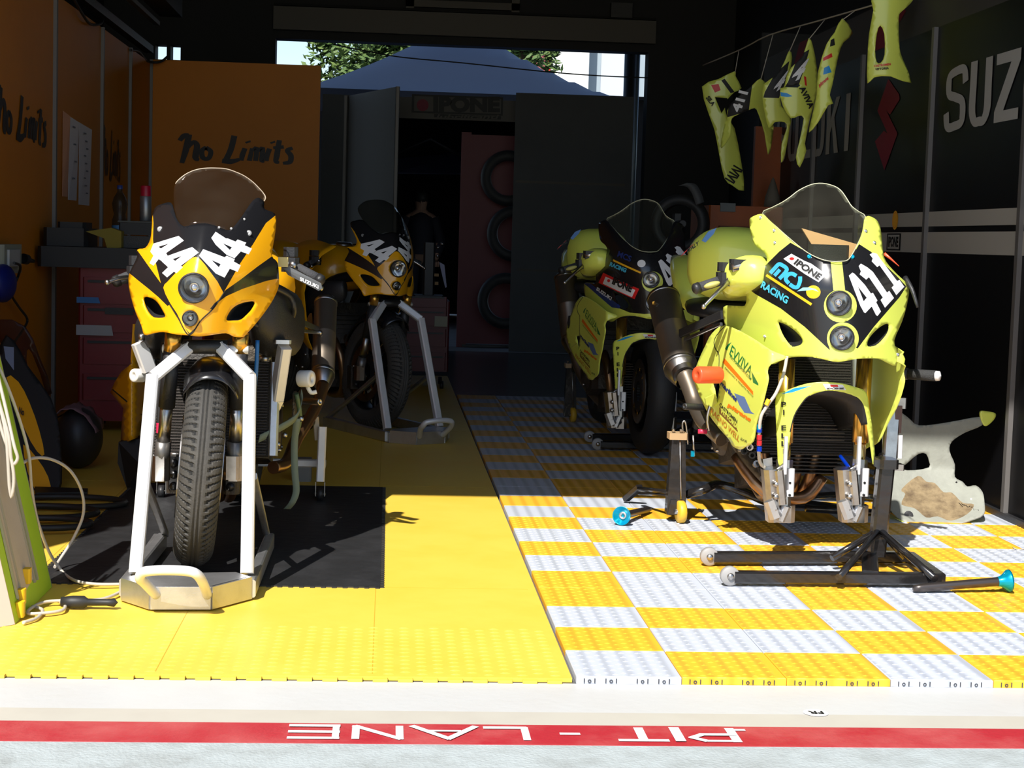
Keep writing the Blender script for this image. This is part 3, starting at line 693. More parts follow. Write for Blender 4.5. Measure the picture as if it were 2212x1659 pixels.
# ================================================================ MOTORCYCLES
def zc(pts, ox, oy, k): return [(ox + a * k, oy + b_ * k) for a, b_ in pts]
def lamp(root, name, c, R, ax=(0, -1, -.12), body=None):
    ax = Vector(ax).normalized(); b = MB()
    b.lathe([(-.012, R * 1.06), (.004, R * 1.10), (.008, R * 1.02), (.002, R * .95)], c, ax, CARB, 32)
    b.lathe([(-.04, .0), (-.034, R * .35), (-.022, R * .7), (.0, R * .97)], c, ax, mat('lamp_reflector', (.6, .6, .6), .12, 1.), 32)
    b.ell(Vector(c) - ax * .014, (R * .36, R * .36, R * .36), mat('lamp_bulb', (.7, .7, .72), .08, .9), n=8, seg=16)
    o = b.build(name, root)
    MB().lathe([(.004, R * .98), (.012, R * .8), (.018, R * .45), (.02, .0001)], c, ax, LENS, 32).build('lens', o)
def wheel(root, name, c, lean, steer, R, wd, rain, spokes=3, discs=True):
    rm = Matrix.Rotation(steer, 3, 'Z') @ Matrix.Rotation(lean, 3, 'Y'); ax = rm @ Vector((1, 0, 0)); fw = rm @ Vector((0, 1, 0)); up = rm @ Vector((0, 0, 1)); c = Vector(c)
    hub = MB().lathe([(-.045, .03), (.045, .03)], c, ax, MAGN, 20)
    hub.lathe([(-wd * .42, R * .70), (-wd * .42, R * .67), (-wd * .25, R * .63), (wd * .25, R * .63), (wd * .42, R * .67), (wd * .42, R * .70)], c, ax, MAGN, 40)
    for k in range(spokes):
        a = 2 * PI * k / spokes + .3; d = fw * math.cos(a) + up * math.sin(a); hub.bar(c + d * .02, c + d * R * .65, .03, .045, MAGN, up=ax)
    w_ = hub.build(name, root); h = wd / 2
    prof = [(-1, .66), (-1.02, .74), (-1.0, .82)] ; NL = 30; NA = 624 if rain else 72
    b = MB(); vs = []; fs = []
    gv = set()
    cs = [(-.86, .665), (-1., .72), (-1.03, .78)]
    arc = [math.pi * .5 * (-.92 + 1.84 * i / (NL if rain else 14)) for i in range((NL if rain else 14) + 1)]
    rows = [(s, q, 9) for s, q in cs] + [(math.sin(t) * 1.02, .80 + .20 * math.cos(t) ** .9 if math.cos(t) > 0 else .8, t / (PI * .5 * .92)) for t in arc] + [(-s, q, 9) for s, q in reversed(cs)]
    nr = len(rows)
    for i in range(NA):
        th = 2 * PI * i / NA
        for s, q, t in rows:
            r = R * q
            if rain and t != 9:
                z = abs(t); ph = (th * 78 / (2 * PI) + z * .9 * 1 + (.5 if t > 0 else 0)) % 1
                g = (.05 < z < .10) or (.30 < z < .97 and ph < .27) or (.24 < z < .34 and ph < .6)
                if g: r -= .005; gv.add(len(vs))
            vs.append(c + (fw * math.cos(th) + up * math.sin(th)) * r + ax * (s * h))
    for i in range(NA):
        for j in range(nr - 1):
            a = i * nr + j; d = ((i + 1) % NA) * nr + j; fs.append((a, a + 1, d + 1, d))
    if rain: b.add(vs, [f for f in fs if sum(i in gv for i in f) < 3], RUB); o0 = len(vs); b.add(vs, [f for f in fs if sum(i in gv for i in f) >= 3], mat('groove_shade', (.01, .01, .01), .9))  # groove shade put into the colour: darker material on the sunken faces
    else: b.add(vs, fs, RUBD, True)
    b.build('tyre', w_)
    if discs:
        for s in (-1, 1):
            b = MB(); o_ = c + ax * s * .062; b.lathe([(-.0025, .115), (-.0025, .155), (.0025, .155), (.0025, .115), (-.0025, .115)], o_, ax, STEEL, 40, False)
            b.lathe([(-.002, .05), (-.002, .10), (.002, .10), (.002, .05)], o_, ax, CARB, 24, False)
            for k in range(8):
                a = 2 * PI * k / 8; d = fw * math.cos(a) + up * math.sin(a); b.bar(o_ + d * .09, o_ + d * .12, .012, .005, GOLD, up=ax)
            b.build('brake_disc', w_)
    return w_
def caliper(mb, c, s=1, rot=None):
    c = Vector(c)
    mb.box(c, (.05, .075, .12), ENG, rot, bev=.012); mb.box(c + Vector((0, -.035, .005)), (.036, .02, .10), MAGN, rot, bev=.004)
    for dz in (-.035, .0, .035): mb.lathe([(0, 0), (0, .013), (.008, .013), (.012, .008)][::-1], c + Vector((0, -.052, dz)), (0, 1, 0), MAGN, 14)
    mb.tube([c + Vector((-.02, -.03, .06)), c + Vector((.02, -.03, .06))], .006, STEEL, 8)
def fork(root, top, bot, rad, up_bolt=True):
    top = Vector(top); bot = Vector(bot); d = (bot - top); b = MB()
    b.tube([top, top + d * .14], rad * 1.15, GOLD, 18); b.tube([top + d * .14, top + d * .55], rad * 1.15, CARB, 18); f = b.build('fork_leg', root)
    MB().tube([top + d * .5, top + d * .82], rad * .9, STEEL, 16).build('slider', f)
    b = MB().tube([top + d * .80, bot], rad * 1.15, mat('fork_bottom_casting', (.2, .19, .18), .4, .8, dirt=.4), 14); 
    b.box(bot, (.05, .06, .075), STEEL, bev=.012); b.build('fork_foot', f)
    return f
def grip_set(root, inner, outer, lever_tip, m_lever=STEEL, cap=CARB, txt=None):
    inner = Vector(inner); outer = Vector(outer); d = (outer - inner)
    b = MB().tube([inner - d * .5, inner], .011, CARB, 12); b.tube([inner, outer], .0165, mat('grip_rubber', (.045, .045, .05), .8, bump=.4, bscale=300), 18)
    b.lathe([(-.004, .0001), (-.004, .019), (.012, .018), (.018, .012), (.018, .0001)], outer, d, cap, 18)
    g = b.build('handlebar', root)
    b = MB(); q = inner - d * .12; b.box(q, (.055, .06, .045), CARB, bev=.012); b.box(q + Vector((0, .01, .04)), (.045, .05, .03), CARB, bev=.01)
    b.lathe([(-.01, .0001), (-.01, .011), (.012, .011), (.012, .0001)], q + Vector((.01, -.03, .0)), (0, 1, 0), STEEL, 12)
    b.build('switch_block', g)
    lt = Vector(lever_tip); p0 = q + Vector((0, -.045, -.01))
    b = MB().tube([p0, p0 + (lt - p0) * .5 + Vector((0, -.012, .004)), lt], [.009, .0055], m_lever, 10, 5); b.ell(lt, (.009, .009, .009), m_lever, n=6, seg=10)
    b.build('lever', g)
    return g
def silencer(root, top, bot, R, m=TITAN, cap=STEEL):
    top = Vector(top); bot = Vector(bot); ax = (bot - top); L = ax.length; b = MB()
    b.lathe([(.012, R * .45), (0, R * .55), (-.004, R * .86), (.01, R * 1.0), (L * .45, R), (L * .455, R * 1.015), (L * .47, R * 1.015), (L * .475, R), (L * .97, R), (L, R * .97)], top, ax, m, 32)
    b.lathe([(L * .97, R * 1.03), (L * .99, R * 1.03), (L * 1.10, R * .72), (L * 1.16, R * .50)], top, ax, cap, 32)
    b.lathe([(.004, R * .5), (.06, R * .48)], top, ax, DRK, 20)
    for a in (.02, .93): b.lathe([(L * a - .001, R * 1.01), (L * a, R * 1.03), (L * a + .012, R * 1.03), (L * a + .013, R * 1.01)], top, ax, STEEL, 32)
    return b.build('exhaust_silencer', root)
def engine_block(root, c, w_=.34):
    c = Vector(c); b = MB(); rot = Matrix.Rotation(math.radians(-12), 3, 'X')
    b.box(c + Vector((0, .0, .0)), (w_, .30, .22), ENG, rot, bev=.03); b.box(c + Vector((0, -.12, .16)), (w_ * .9, .2, .22), ENG, rot, bev=.02)
    b.box(c + Vector((0, .02, -.14)), (w_ * .6, .26, .12), ENG, rot, bev=.03)
    for i in range(7): b.box(c + Vector((0, -.225, .08 + i * .024)), (w_ * .86, .02, .006), ENG, rot)
    for s in (-1, 1):
        b.lathe([(0, .0001), (0, .08), (-.02, .092), (-.05, .095)], c + Vector((s * (w_ / 2 + .03), .03, 0)), (s, 0, 0), ENG, 28)
        b.lathe([(0, .0001), (0, .045), (-.03, .05)], c + Vector((s * (w_ / 2 + .02), -.12, .02)), (s, 0, 0), ENG, 20)
        for k in range(6):
            a = k * PI / 3; b.lathe([(0, .0001), (0, .006), (-.01, .006)], c + Vector((s * (w_ / 2 + .034), .03 + .082 * math.cos(a), .082 * math.sin(a))), (s, 0, 0), STEEL, 8)
    e = b.build('engine', root); b = MB()
    for i in range(4):
        x = (i - 1.5) * .075
        b.tube([c + Vector((x, -.2, .12)), c + Vector((x * .9, -.3, .02)), c + Vector((x * .6, -.27, -.16)), c + Vector((x * .35, -.1, -.215)), c + Vector((x * .2, .12, -.2))], .02, BRONZE, 12, 4)
    b.build('exhaust_header', e)
    return e
def radiator(root, c, w_, h, tilt=-12):
    c = Vector(c); rot = Matrix.Rotation(math.radians(tilt), 3, 'X'); b = MB()
    b.box(c, (w_, .025, h), mat('radiator_core', (.03, .027, .024), .6, .5, bump=.8, bscale=400), rot)
    for i in range(int(h / .009)): b.box(c + rot @ Vector((0, -.0135, -h / 2 + .005 + i * .009)), (w_ * .96, .003, .0025), mat('radiator_fin', (.06, .05, .045), .5, .7), rot)
    for s in (-1, 1): b.box(c + rot @ Vector((s * (w_ / 2 + .014), 0, 0)), (.03, .035, h * .98), ALU, rot, bev=.006)
    b.lathe([(0, .0001), (0, .022), (.02, .022), (.02, .0001)], c + rot @ Vector((w_ / 2 - .02, 0, h / 2)), (0, 0, 1), STEEL, 14)
    return b.build('radiator', root)
def bobbin(root, a, b_, r, m, name='crash_bobbin'):
    a = Vector(a); d = Vector(b_) - a; L = d.length
    return MB().lathe([(0, .0001), (0, r * .94), (.003, r), (L - .004, r), (L, r * .93), (L, r * .35), (L - .004, r * .33), (L - .004, .0001)], a, d, m, 24).build(name, root)
def mirror_mesh(o, plane_pt, nrm, name, root):
    me = o.data.copy(); n = Vector(nrm).normalized(); p = Vector(plane_pt)
    for v in me.vertices: v.co = v.co - n * (2 * (v.co - p).dot(n))
    me.flip_normals(); q = bpy.data.objects.new(name, me); COL.objects.link(q); q.parent = root; q.matrix_parent_inverse = WM(root).inverted(); return q

# ---------------------------------------------------------------- front orange motorcycle (44)
K, OX, OY = .2532, 220, 340
C1 = Vector((-1.03, 1.24, MZ + .007))
m1 = empty('motorcycle', C1, 'front orange and black race motorcycle numbered 44, on a rain tyre in the sun', 'motorcycle', 0, None)
ORANGE_ID = 'front'
def cowl_y(px, py):                                      # nose of the orange bike: distance as a function of the outline
    cx = 405 + (722 - py) * .15; dx = (px - cx) / 730
    t = (722 - py) / 730                                  # metres above the tip
    yc = 1.00 + .02 * t + (1.6 * max(0, t - .16) ** 1.55)
    a = abs(dx); y = yc + 3.6 * a * a + .25 * a
    if t < .12 and a > .12: y -= .06 * (a - .12) / .1 * (1 - t / .12)
    return y
def cf(px, py, e=0): return P(px, py, cowl_y(px, py) - e)
outer = sm2(zc([(745, 1518), (640, 1512), (520, 1490), (430, 1502), (362, 1514), (335, 1430), (295, 1340), (258, 1230), (232, 1120), (226, 1040), (236, 985), (262, 930), (300, 850), (304, 785), (370, 772), (412, 700), (425, 600), (432, 500), (455, 428), (510, 398), (588, 385), (612, 450), (640, 530), (700, 588), (790, 570), (880, 562), (960, 580), (1010, 598), (1090, 618), (1180, 525), (1262, 405), (1300, 360), (1340, 345), (1385, 380), (1390, 440), (1478, 482), (1484, 600), (1470, 700), (1452, 840), (1500, 900), (1512, 1050), (1500, 1130), (1440, 1250), (1330, 1400), (1240, 1500), (1205, 1532), (1130, 1530), (1060, 1500), (940, 1515), (830, 1528)], OX, OY, K), 3)
hl = sm2(zc([(352, 1196), (410, 1196), (470, 1232), (520, 1310), (538, 1362), (450, 1366), (400, 1330), (365, 1265)], OX, OY, K), 3)
hr = sm2(zc([(1062, 1385), (1095, 1310), (1150, 1262), (1220, 1236), (1306, 1230), (1290, 1290), (1240, 1345), (1190, 1385), (1120, 1392)], OX, OY, K), 3)
z_top = zc([(425, 380), (470, 330), (1400, 300), (1500, 478), (1476, 500), (1400, 560), (1290, 740), (1180, 905), (1052, 1130), (1040, 1152), (905, 1290), (752, 1522), (738, 1500), (575, 1250), (520, 1115), (505, 1080), (455, 880), (436, 700), (440, 560)], OX, OY, K)
z_stl = zc([(200, 860), (285, 830), (305, 795), (400, 930), (512, 1085), (528, 1115), (580, 1255), (560, 1268), (480, 1190), (400, 1122), (300, 1042), (232, 985), (180, 950)], OX, OY, K)
z_str = zc([(1450, 845), (1530, 860), (1530, 1040), (1495, 1035), (1400, 1055), (1200, 1122), (1060, 1185), (1000, 1230), (940, 1295), (905, 1290), (1040, 1150), (1056, 1132), (1180, 1045), (1330, 930)], OX, OY, K)
z_dia = sm2(zc([(800, 848), (850, 880), (920, 970), (1036, 1152), (960, 1245), (880, 1345), (748, 1500), (640, 1330), (575, 1230), (524, 1112), (560, 1060), (640, 975), (740, 880)], OX, OY, K), 2)
Z = [(z_stl, BLK), (z_str, BLK), (z_top, BLK), (z_dia, YEL)]
def qmap(o, ux, uy): return [(o[0] + a * ux[0] + b_ * uy[0], o[1] + a * ux[1] + b_ * uy[1]) for a, b_ in FOUR], [(o[0] + a * ux[0] + b_ * uy[0], o[1] + a * ux[1] + b_ * uy[1]) for a, b_ in FOURH]
for o_, ux, uy in (((452, 862), (225, -10), (-10, 0)),): pass
fours = [([(190, 410), (670, 262), (770, 350), (430, 590), (460, 640), (345, 740), (290, 705), (190, 830), (115, 780), (190, 640), (130, 560)], [(285, 468), (490, 405), (330, 505)]),
    ([(345, 745), (470, 640), (930, 475), (1055, 580), (715, 830), (750, 860), (630, 975), (580, 945), (450, 1055), (355, 970), (470, 860)], [(558, 705), (740, 640), (605, 740)]),
    ([(1295, 300), (1380, 182), (1575, 310), (1610, 310), (1760, 370), (1800, 330), (1965, 390), (1935, 440), (2075, 505), (2010, 615), (1860, 560), (1740, 690), (1590, 625), (1380, 430)], [(1515, 400), (1690, 480), (1650, 530)]),
    ([(1062, 640), (1140, 515), (1550, 670), (1590, 640), (1745, 705), (1725, 750), (1860, 825), (1800, 950), (1650, 890), (1550, 1060), (1380, 980)], [(1295, 720), (1475, 800), (1440, 860)])]
for o_, h_ in fours: Z.append((zc(o_, 310, 480, .1130), WHT)); Z.append((zc(h_, 310, 480, .1130), BLK))
def disc_px(x, y, r, n=26): return [(x + r * math.cos(2 * PI * i / n), y + r * math.sin(2 * PI * i / n)) for i in range(n)]
b = MB(); sheet(b, outer, cf, YEL, 7.5, [hl, hr, disc_px(418.5, 622, 29), disc_px(410.5, 687.5, 15)], Z, t=.004, back=CARB)
for x, y in ((497, 612), (1253, 645), (1000, 597), (1104, 607), (1215, 527)):
    q = cf(OX + x * K, OY + y * K, .002); b.lathe([(0, .0001), (.001, .003), (0, .004)] if x not in (497, 1253) else [(0, .0001), (.002, .006), (0, .009)], q, (0, -1, .3), mat('dull_bolt', (.22, .22, .22), .55, .4), 12)
cowl1 = b.build('front_cowl', m1)
for h_, nm in ((hl, 'air_intake'), (hr, 'air_intake')):
    b = MB(); n = len(h_); a = [cf(*q, .0) for q in h_]; c = sum(a, Vector()) / n; inn = [c + (q - c) * .75 + Vector((0, .09, 0)) for q in a]
    b.add(a + inn, [(i, (i + 1) % n, n + (i + 1) % n, n + i) for i in range(n)] + [tuple(range(n, 2 * n))], DRK, True); b.build(nm, cowl1)
b = MB(); hx = [q for q in catmull([Vector(p_) for p_ in zc([(575, 1250), (650, 1370), (745, 1515), (850, 1385), (950, 1290), (1045, 1150)], OX, OY, K)], 6)]
b.tube([cf(q.x, q.y, .001) for q in hx], .0017, DRK, 6); b.build('panel_gap', cowl1)
lamp(m1, 'headlight', cf(418.5, 622, .004), .040); lamp(m1, 'lower_lamp', cf(410.5, 687.5, .004), .0205)
# windscreen
ws = sm2(zc([(612, 300), (628, 225), (680, 170), (745, 128), (820, 102), (900, 92), (985, 92), (1060, 98), (1130, 120), (1200, 150), (1260, 188), (1320, 240), (1392, 325), (1384, 372), (1330, 385), (1265, 410), (1180, 525), (1090, 618), (1000, 594), (880, 562), (790, 570), (700, 590), (645, 535), (618, 430)], OX, OY, K), 3)
def wsy(px, py):
    t = (565 - py) * K / 1; cx = 405 + (722 - py) * .15; dx = (px - cx) / 730; tt = (722 - py) / 730
    return 1.015 + 1.6 * max(0, .22 - .16) ** 1.55 + max(0, tt - .22) * 1.05 + 3.8 * dx * dx
b = MB(); sheet(b, ws, lambda x, y: P(x, y, wsy(x, y)), SCREEN, 9, t=.0025)
b.tube([P(q[0], q[1], wsy(*q)) for q in ws[3:40]], .0016, mat('screen_edge', (.45, .36, .26), .4), 6)
b.build('windscreen', m1)
# tank, seat, tail, inner frame (bike coordinates: x right in the picture, y towards the rear, z up)
def L1(x, y, z): return C1 + Vector((x + .065 * z, y, z))
def loft(mb, secs, m, seg=24, pw=1.0):                   # closed body through elliptical sections (centre, half-width, half-height)
    vs = []
    for c, rx, rz in secs:
        for k in range(seg):
            t = 2 * PI * k / seg; ct, st = math.cos(t), math.sin(t)
            vs.append(Vector(c) + Vector((math.copysign(abs(ct) ** pw, ct) * rx, 0, math.copysign(abs(st) ** pw, st) * rz)))
    n = len(secs)
    return mb.add(vs, [(i * seg + k, (i + 1) * seg + k, (i + 1) * seg + (k + 1) % seg, i * seg + (k + 1) % seg) for i in range(n - 1) for k in range(seg)] + [tuple(range(seg)), tuple(reversed(range((n - 1) * seg, n * seg)))], m, True)
def bodyparts(root, L, paint, seatm=CARB, swing=True, tank=True):
    b = MB(); 
    if tank: loft(b, [(L(0, .42, .80), .05, .05), (L(0, .45, .82), .16, .10), (L(0, .55, .83), .21, .13), (L(0, .68, .83), .20, .13), (L(0, .80, .80), .14, .10), (L(0, .88, .78), .08, .05)], paint, 28, .85)
    if tank: b.lathe([(0, .045), (.012, .042), (.014, .0001)], L(0, .55, .958), (0, -.1, 1), STEEL, 20); b.build('fuel_tank', root)
    b = MB(); loft(b, [(L(0, .85, .77), .13, .03), (L(0, 1.05, .77), .14, .035), (L(0, 1.2, .80), .11, .03)], seatm, 20, .7); b.build('seat', root)
    b = MB(); loft(b, [(L(0, 1.1, .80), .15, .06), (L(0, 1.25, .86), .13, .09), (L(0, 1.45, .92), .08, .05), (L(0, 1.6, .95), .03, .02)], paint, 20, .8); b.build('tail_cowl', root)
    b = MB()
    for s in (-1, 1):
        b.tube([L(0, .28, .80), L(s * .11, .42, .76), L(s * .15, .62, .62), L(s * .13, .85, .45), L(s * .12, .92, .33)], .028, mat('frame_alloy_dark', (.03, .03, .03), .4, .6), 12, 4)
        if swing: b.bar(L(s * .10, .9, .36), L(s * .12, 1.4, .31), .03, .06, mat('swingarm_alloy', (.2, .2, .2), .4, .8))
        b.tube([L(s * .06, .85, .7), L(s * .08, 1.35, .82)], .014, CARB, 10)
    b.build('frame', root)
bodyparts(m1, L1, YEL)
b = MB()                                                 # dark air-box, ducting and stays beside the cowl
loft(b, [(P(560, 660, 1.32), .03, .08), (P(585, 690, 1.45), .07, .115), (P(612, 700, 1.62), .07, .11), (P(620, 700, 1.85), .05, .09)], CARB, 18, .8)
loft(b, [(P(330, 700, 1.32), .02, .05), (P(325, 720, 1.5), .05, .08), (P(330, 730, 1.8), .05, .08)], CARB, 16)
b.tube([P(548, 700, 1.3), P(600, 726, 1.5), P(650, 740, 1.8)], .007, CARB, 8, 3); b.tube([P(590, 620, 1.32), P(626, 640, 1.4), P(636, 668, 1.42), P(630, 690, 1.5)], .008, CARB, 8, 4)
b.build('air_duct', m1)
radiator(m1, L1(.0, .16, .46) + Vector((0, .05, 0)), .36, .30); engine_block(m1, L1(0, .55, .36))
b = MB(); b.bar(P(615, 748, 1.40), P(598, 860, 1.46), .034, .05, ALUW); b.bar(P(598, 860, 1.46), P(562, 935, 1.5), .03, .045, ALUW); b.box(P(612, 738, 1.40), (.05, .05, .012), ALU, bev=.005)
b.bar(P(300, 740, 1.40), P(322, 800, 1.42), .028, .045, ALUW); b.tube([P(300, 728, 1.38), P(312, 728, 1.38)], .012, STEEL, 12); b.each('radiator_tank', m1)
silencer(m1, P(704, 650, 2.45), P(697, 815, 2.20), .042)
b = MB(); b.tube([P(698, 830, 2.16), P(690, 860, 2.1), P(668, 905, 2.0), P(640, 950, 1.9), P(618, 1000, 1.8), P(590, 1010, 1.7)], .021, BRONZE, 16, 4); b.lathe([(-.01, .026), (.01, .026)], P(664, 912, 2.0), P(640, 950, 1.9) - P(690, 860, 2.1), CARB, 16); b.build('exhaust_pipe', m1)
b = MB(); b.bar(P(645, 693, 2.0), P(688, 712, 2.3), .008, .02, STEEL); b.bar(P(645, 714, 2.0), P(690, 719, 2.3), .01, .012, STEEL); b.ell(P(691, 719, 2.28), (.01, .01, .01), STEEL); b.build('silencer_bracket', m1)
bobbin(m1, P(647, 818, 1.62), P(674, 818, 1.6), .027, WPL); MB().tube([P(664, 835, 1.62), P(672, 848, 1.62), P(684, 846, 1.62)], .007, WPL, 10, 3).build('overflow_tube', m1)
bobbin(m1, P(310, 811, 1.45), P(288, 811, 1.42), .021, WPL)
bobbin(m1, P(655, 866, 1.9), P(692, 868, 1.85), .012, STEEL, 'foot_peg')
b = MB(); b.box(P(636, 880, 1.78), (.01, .09, .10), mat('mesh_guard', (.15, .13, .1), .5, .6, bump=1., bscale=150), bev=.003); b.tube([P(640, 850, 1.72), P(648, 900, 1.76), P(640, 940, 1.8)], .008, mat('green_hose', (.10, .16, .08), .5), 8, 3)
for p_ in ((628, 908), (640, 935), (600, 960), (575, 925), (650, 905), (615, 940)): b.lathe([(-.006, .0001), (-.006, .009), (.01, .009)], P(*p_, 1.6), (0, 1, 0), STEEL, 10)
b.tube([P(556, 905, 1.45), P(585, 905, 1.46)], .012, STEEL, 12); b.tube([P(572, 900, 1.46), P(572, 935, 1.46)], .009, GOLD, 10)
b.each('side_fittings', m1)
# forks, mudguard, front wheel
LEAN, STEER = math.radians(4.2), math.radians(6)
fork(m1, P(375, 715, 1.12), P(348, 1010, 1.20), .021); fork(m1, P(520, 720, 1.14), P(505, 1010, 1.20), .021)
wheel(m1, 'front_wheel', C1 + Vector((.02, .0, .30)), LEAN, STEER, .297, .118, True)
b = MB()
for s in (-1, 1): caliper(b, C1 + Vector((.02 + s * .085, .10, .27)))
b.box(P(500, 1010, 1.16), (.045, .03, .07), STEEL, bev=.008); b.each('brake_caliper', m1)
def fender(root, c, R, wd, a0, a1, m, lean, steer, t=.003):
    rm = Matrix.Rotation(steer, 3, 'Z') @ Matrix.Rotation(lean, 3, 'Y'); b = MB(); N, K_ = 18, 10; v3 = []; tr = []
    for i in range(N + 1):
        a = a0 + (a1 - a0) * i / N
        for j in range(K_ + 1):
            u = j / K_ * 2 - 1; r = R - .045 * abs(u) ** 3 - .02 * u * u
            v3.append(Vector(c) + rm @ Vector((u * wd / 2, -math.cos(a) * r, math.sin(a) * r)))
    for i in range(N):
        for j in range(K_): a = i * (K_ + 1) + j; tr += [(a, a + 1, a + K_ + 2), (a, a + K_ + 2, a + K_ + 1)]
    solid(b, v3, tr, [m] * len(tr), t, m); return b
fender(m1, C1 + Vector((.03, .0, .30)), .335, .155, math.radians(58), math.radians(150), BLK, LEAN, STEER).build('front_mudguard', m1)
b = MB(); b.tube([P(556, 735, 1.2), P(554, 790, 1.2), P(548, 850, 1.22), P(530, 960, 1.22)], .0065, mat('blue_hose', (.01, .12, .35), .4), 10, 4); b.tube([P(352, 740, 1.2), P(345, 850, 1.2), P(342, 950, 1.2)], .006, CARB, 8, 3)
b.lathe([(0, .009), (.03, .009)], P(344, 935, 1.19), (0, 0, 1), mat('pink_fitting', (.6, .02, .08), .4), 12); b.each('brake_hose', m1)
grip_set(m1, P(634, 575, 1.50), P(688, 603, 1.46), P(693, 622, 1.40), STEEL)
b = MB(); f = lambda u, v: P(648 + 40 * u, 606 + 18 * u - 8 * v, 1.385)
b.slab([P(612, 580, 1.40), P(624, 576, 1.40), P(694, 612, 1.39), P(696, 624, 1.39), P(688, 628, 1.39), P(622, 594, 1.40)], (0, .012, 0), mat('lever_guard', (.13, .13, .13), .4, .6)); text(b, 'SUZUKI', lambda u, v: f(u, v), WHT, bold=.03); b.box(P(612, 566, 1.4), (.03, .03, .03), mat('fluid_pot', (.6, .5, .2), .3)); b.build('lever_guard', m1)
grip_set(m1, P(290, 592, 1.52), P(255, 606, 1.50), P(232, 610, 1.40), STEEL)
wheel(m1, 'rear_wheel', C1 + Vector((.02, 1.40, .31)), LEAN, 0, .31, .18, True)
b = MB(); b.box(L1(0, .99, .25), (.06, .02, .2), CARB)  # shock
b = MB().tube([L1(.06, .82, .55), L1(.05, .98, .35)], .03, mat('shock_spring', (.5, .35, .02), .4), 14); b.build('rear_shock', m1)

# ---------------------------------------------------------------- front lime motorcycle (411)
K, OX, OY = .30137, 1400, 380
C2 = Vector((.985, 1.50, 0))
m2 = empty('motorcycle', C2, 'front lime and black race motorcycle numbered 411, held up without wheels', 'motorcycle')
TH = math.radians(9)
def cowl2(px, py):
    cx = 1822 - (780 - py) * .117; dx = (px - cx) / 690; t = (780 - py) / 690
    yc = 1.26 + .02 * t + (1.25 * max(0, t - .22) ** 1.5)
    a = abs(dx); return yc + (4.2 if dx < 0 else 3.9) * a * a + .10 * a
def c2f(px, py, e=0): return P(px, py, cowl2(px, py) - e)
outer = sm2(zc([(735, 300), (812, 272), (860, 310), (950, 395), (1040, 478), (1150, 550), (1240, 598), (1310, 618), (1410, 612), (1470, 562), (1515, 470), (1545, 380), (1562, 292), (1620, 302), (1658, 345), (1675, 430), (1684, 530), (1705, 612), (1780, 700), (1865, 788), (1860, 900), (1822, 1040), (1765, 1180), (1790, 1270), (1782, 1358), (1720, 1340), (1650, 1310), (1500, 1312), (1400, 1330), (1330, 1332), (1180, 1300), (1030, 1300), (950, 1325), (880, 1352), (790, 1300), (700, 1240), (600, 1170), (548, 1060), (540, 940), (620, 932), (692, 930), (705, 860), (690, 800), (705, 752), (775, 690), (835, 640), (852, 590), (825, 540), (760, 490), (735, 410), (726, 340)], OX, OY, K), 3)
h1 = sm2(zc([(930, 1052), (965, 1056), (1015, 1082), (1065, 1122), (1104, 1170), (1096, 1208), (1030, 1224), (985, 1180), (950, 1120)], OX, OY, K), 3)
h2 = sm2(zc([(1726, 1060), (1728, 1110), (1690, 1168), (1640, 1212), (1575, 1222), (1580, 1172), (1625, 1115), (1680, 1072)], OX, OY, K), 3)
zb = zc([(1020, 478), (940, 542), (842, 640), (700, 765), (706, 800), (770, 848), (950, 950), (1120, 1080), (1290, 1238), (1400, 1330), (1500, 1240), (1620, 1080), (1800, 872), (1852, 792), (1780, 715), (1700, 640), (1600, 545), (1512, 488), (1470, 562), (1410, 612), (1310, 618), (1240, 598), (1150, 552)], OX, OY, K)
def circ(x, y, rx, ry=None, n=28): return zc([(x + rx * math.cos(2 * PI * i / n), y + (ry or rx) * math.sin(2 * PI * i / n)) for i in range(n)], OX, OY, K)
Z = [(zb, BLK), (zc([(1308, 600), (1388, 600), (1412, 820), (1328, 820)], OX, OY, K), LIME), (circ(1378, 932, 118), LIME), (circ(1396, 1166, 114, 116), LIME), (zc([(1290, 1200), (1330, 1340), (1480, 1340), (1500, 1235)], OX, OY, K), LIME)]
def Q(o, ux, uy, poly): return zc([(o[0] + a * ux[0] + b_ * uy[0], o[1] + a * ux[1] + b_ * uy[1]) for a, b_ in poly], OX, OY, K)
def thick(pts, w_):
    L = []; R_ = []
    for i, q in enumerate(pts):
        a = Vector(pts[max(i - 1, 0)]); c = Vector(pts[min(i + 1, len(pts) - 1)]); t = (c - a).normalized(); n = Vector((-t.y, t.x)) * w_ / 2; q = Vector(q); L.append(tuple(q + n)); R_.append(tuple(q - n))
    return L + R_[::-1]
N411 = [([(310, 695), (380, 635), (420, 655), (630, 880), (750, 1050), (790, 1035), (880, 1190), (855, 1225), (950, 1410), (880, 1500), (850, 1480), (765, 1310), (640, 1440), (610, 1425), (540, 1300)], [(490, 910), (665, 1135), (605, 1205)]),
    ([(505, 505), (550, 455), (680, 530), (790, 620), (1070, 1030), (1115, 995), (1210, 1140), (1030, 1335), (940, 1180), (985, 1130), (710, 725), (655, 775), (525, 670), (550, 610)], None),
    ([(725, 275), (790, 235), (870, 260), (930, 350), (1270, 800), (1320, 780), (1415, 915), (1255, 1085), (1160, 935), (1205, 885), (920, 490), (875, 525), (765, 410), (785, 350)], None)]
def numerals(Zl):
    for o_, h_ in N411:
        Zl.append((zc(o_, 1800, 520, .1085), WHT))
        if h_: Zl.append((zc(h_, 1800, 520, .1085), BLK))
numerals(Z)
def zd(pts): return zc(pts, 1620, 530, .0904)
def th2(pts, w_): return zd(thick([tuple(q) for q in catmull([Vector(p_) for p_ in pts], 4)], w_))
SKYB = mat('sticker_light_blue', (.05, .42, .85), .4)
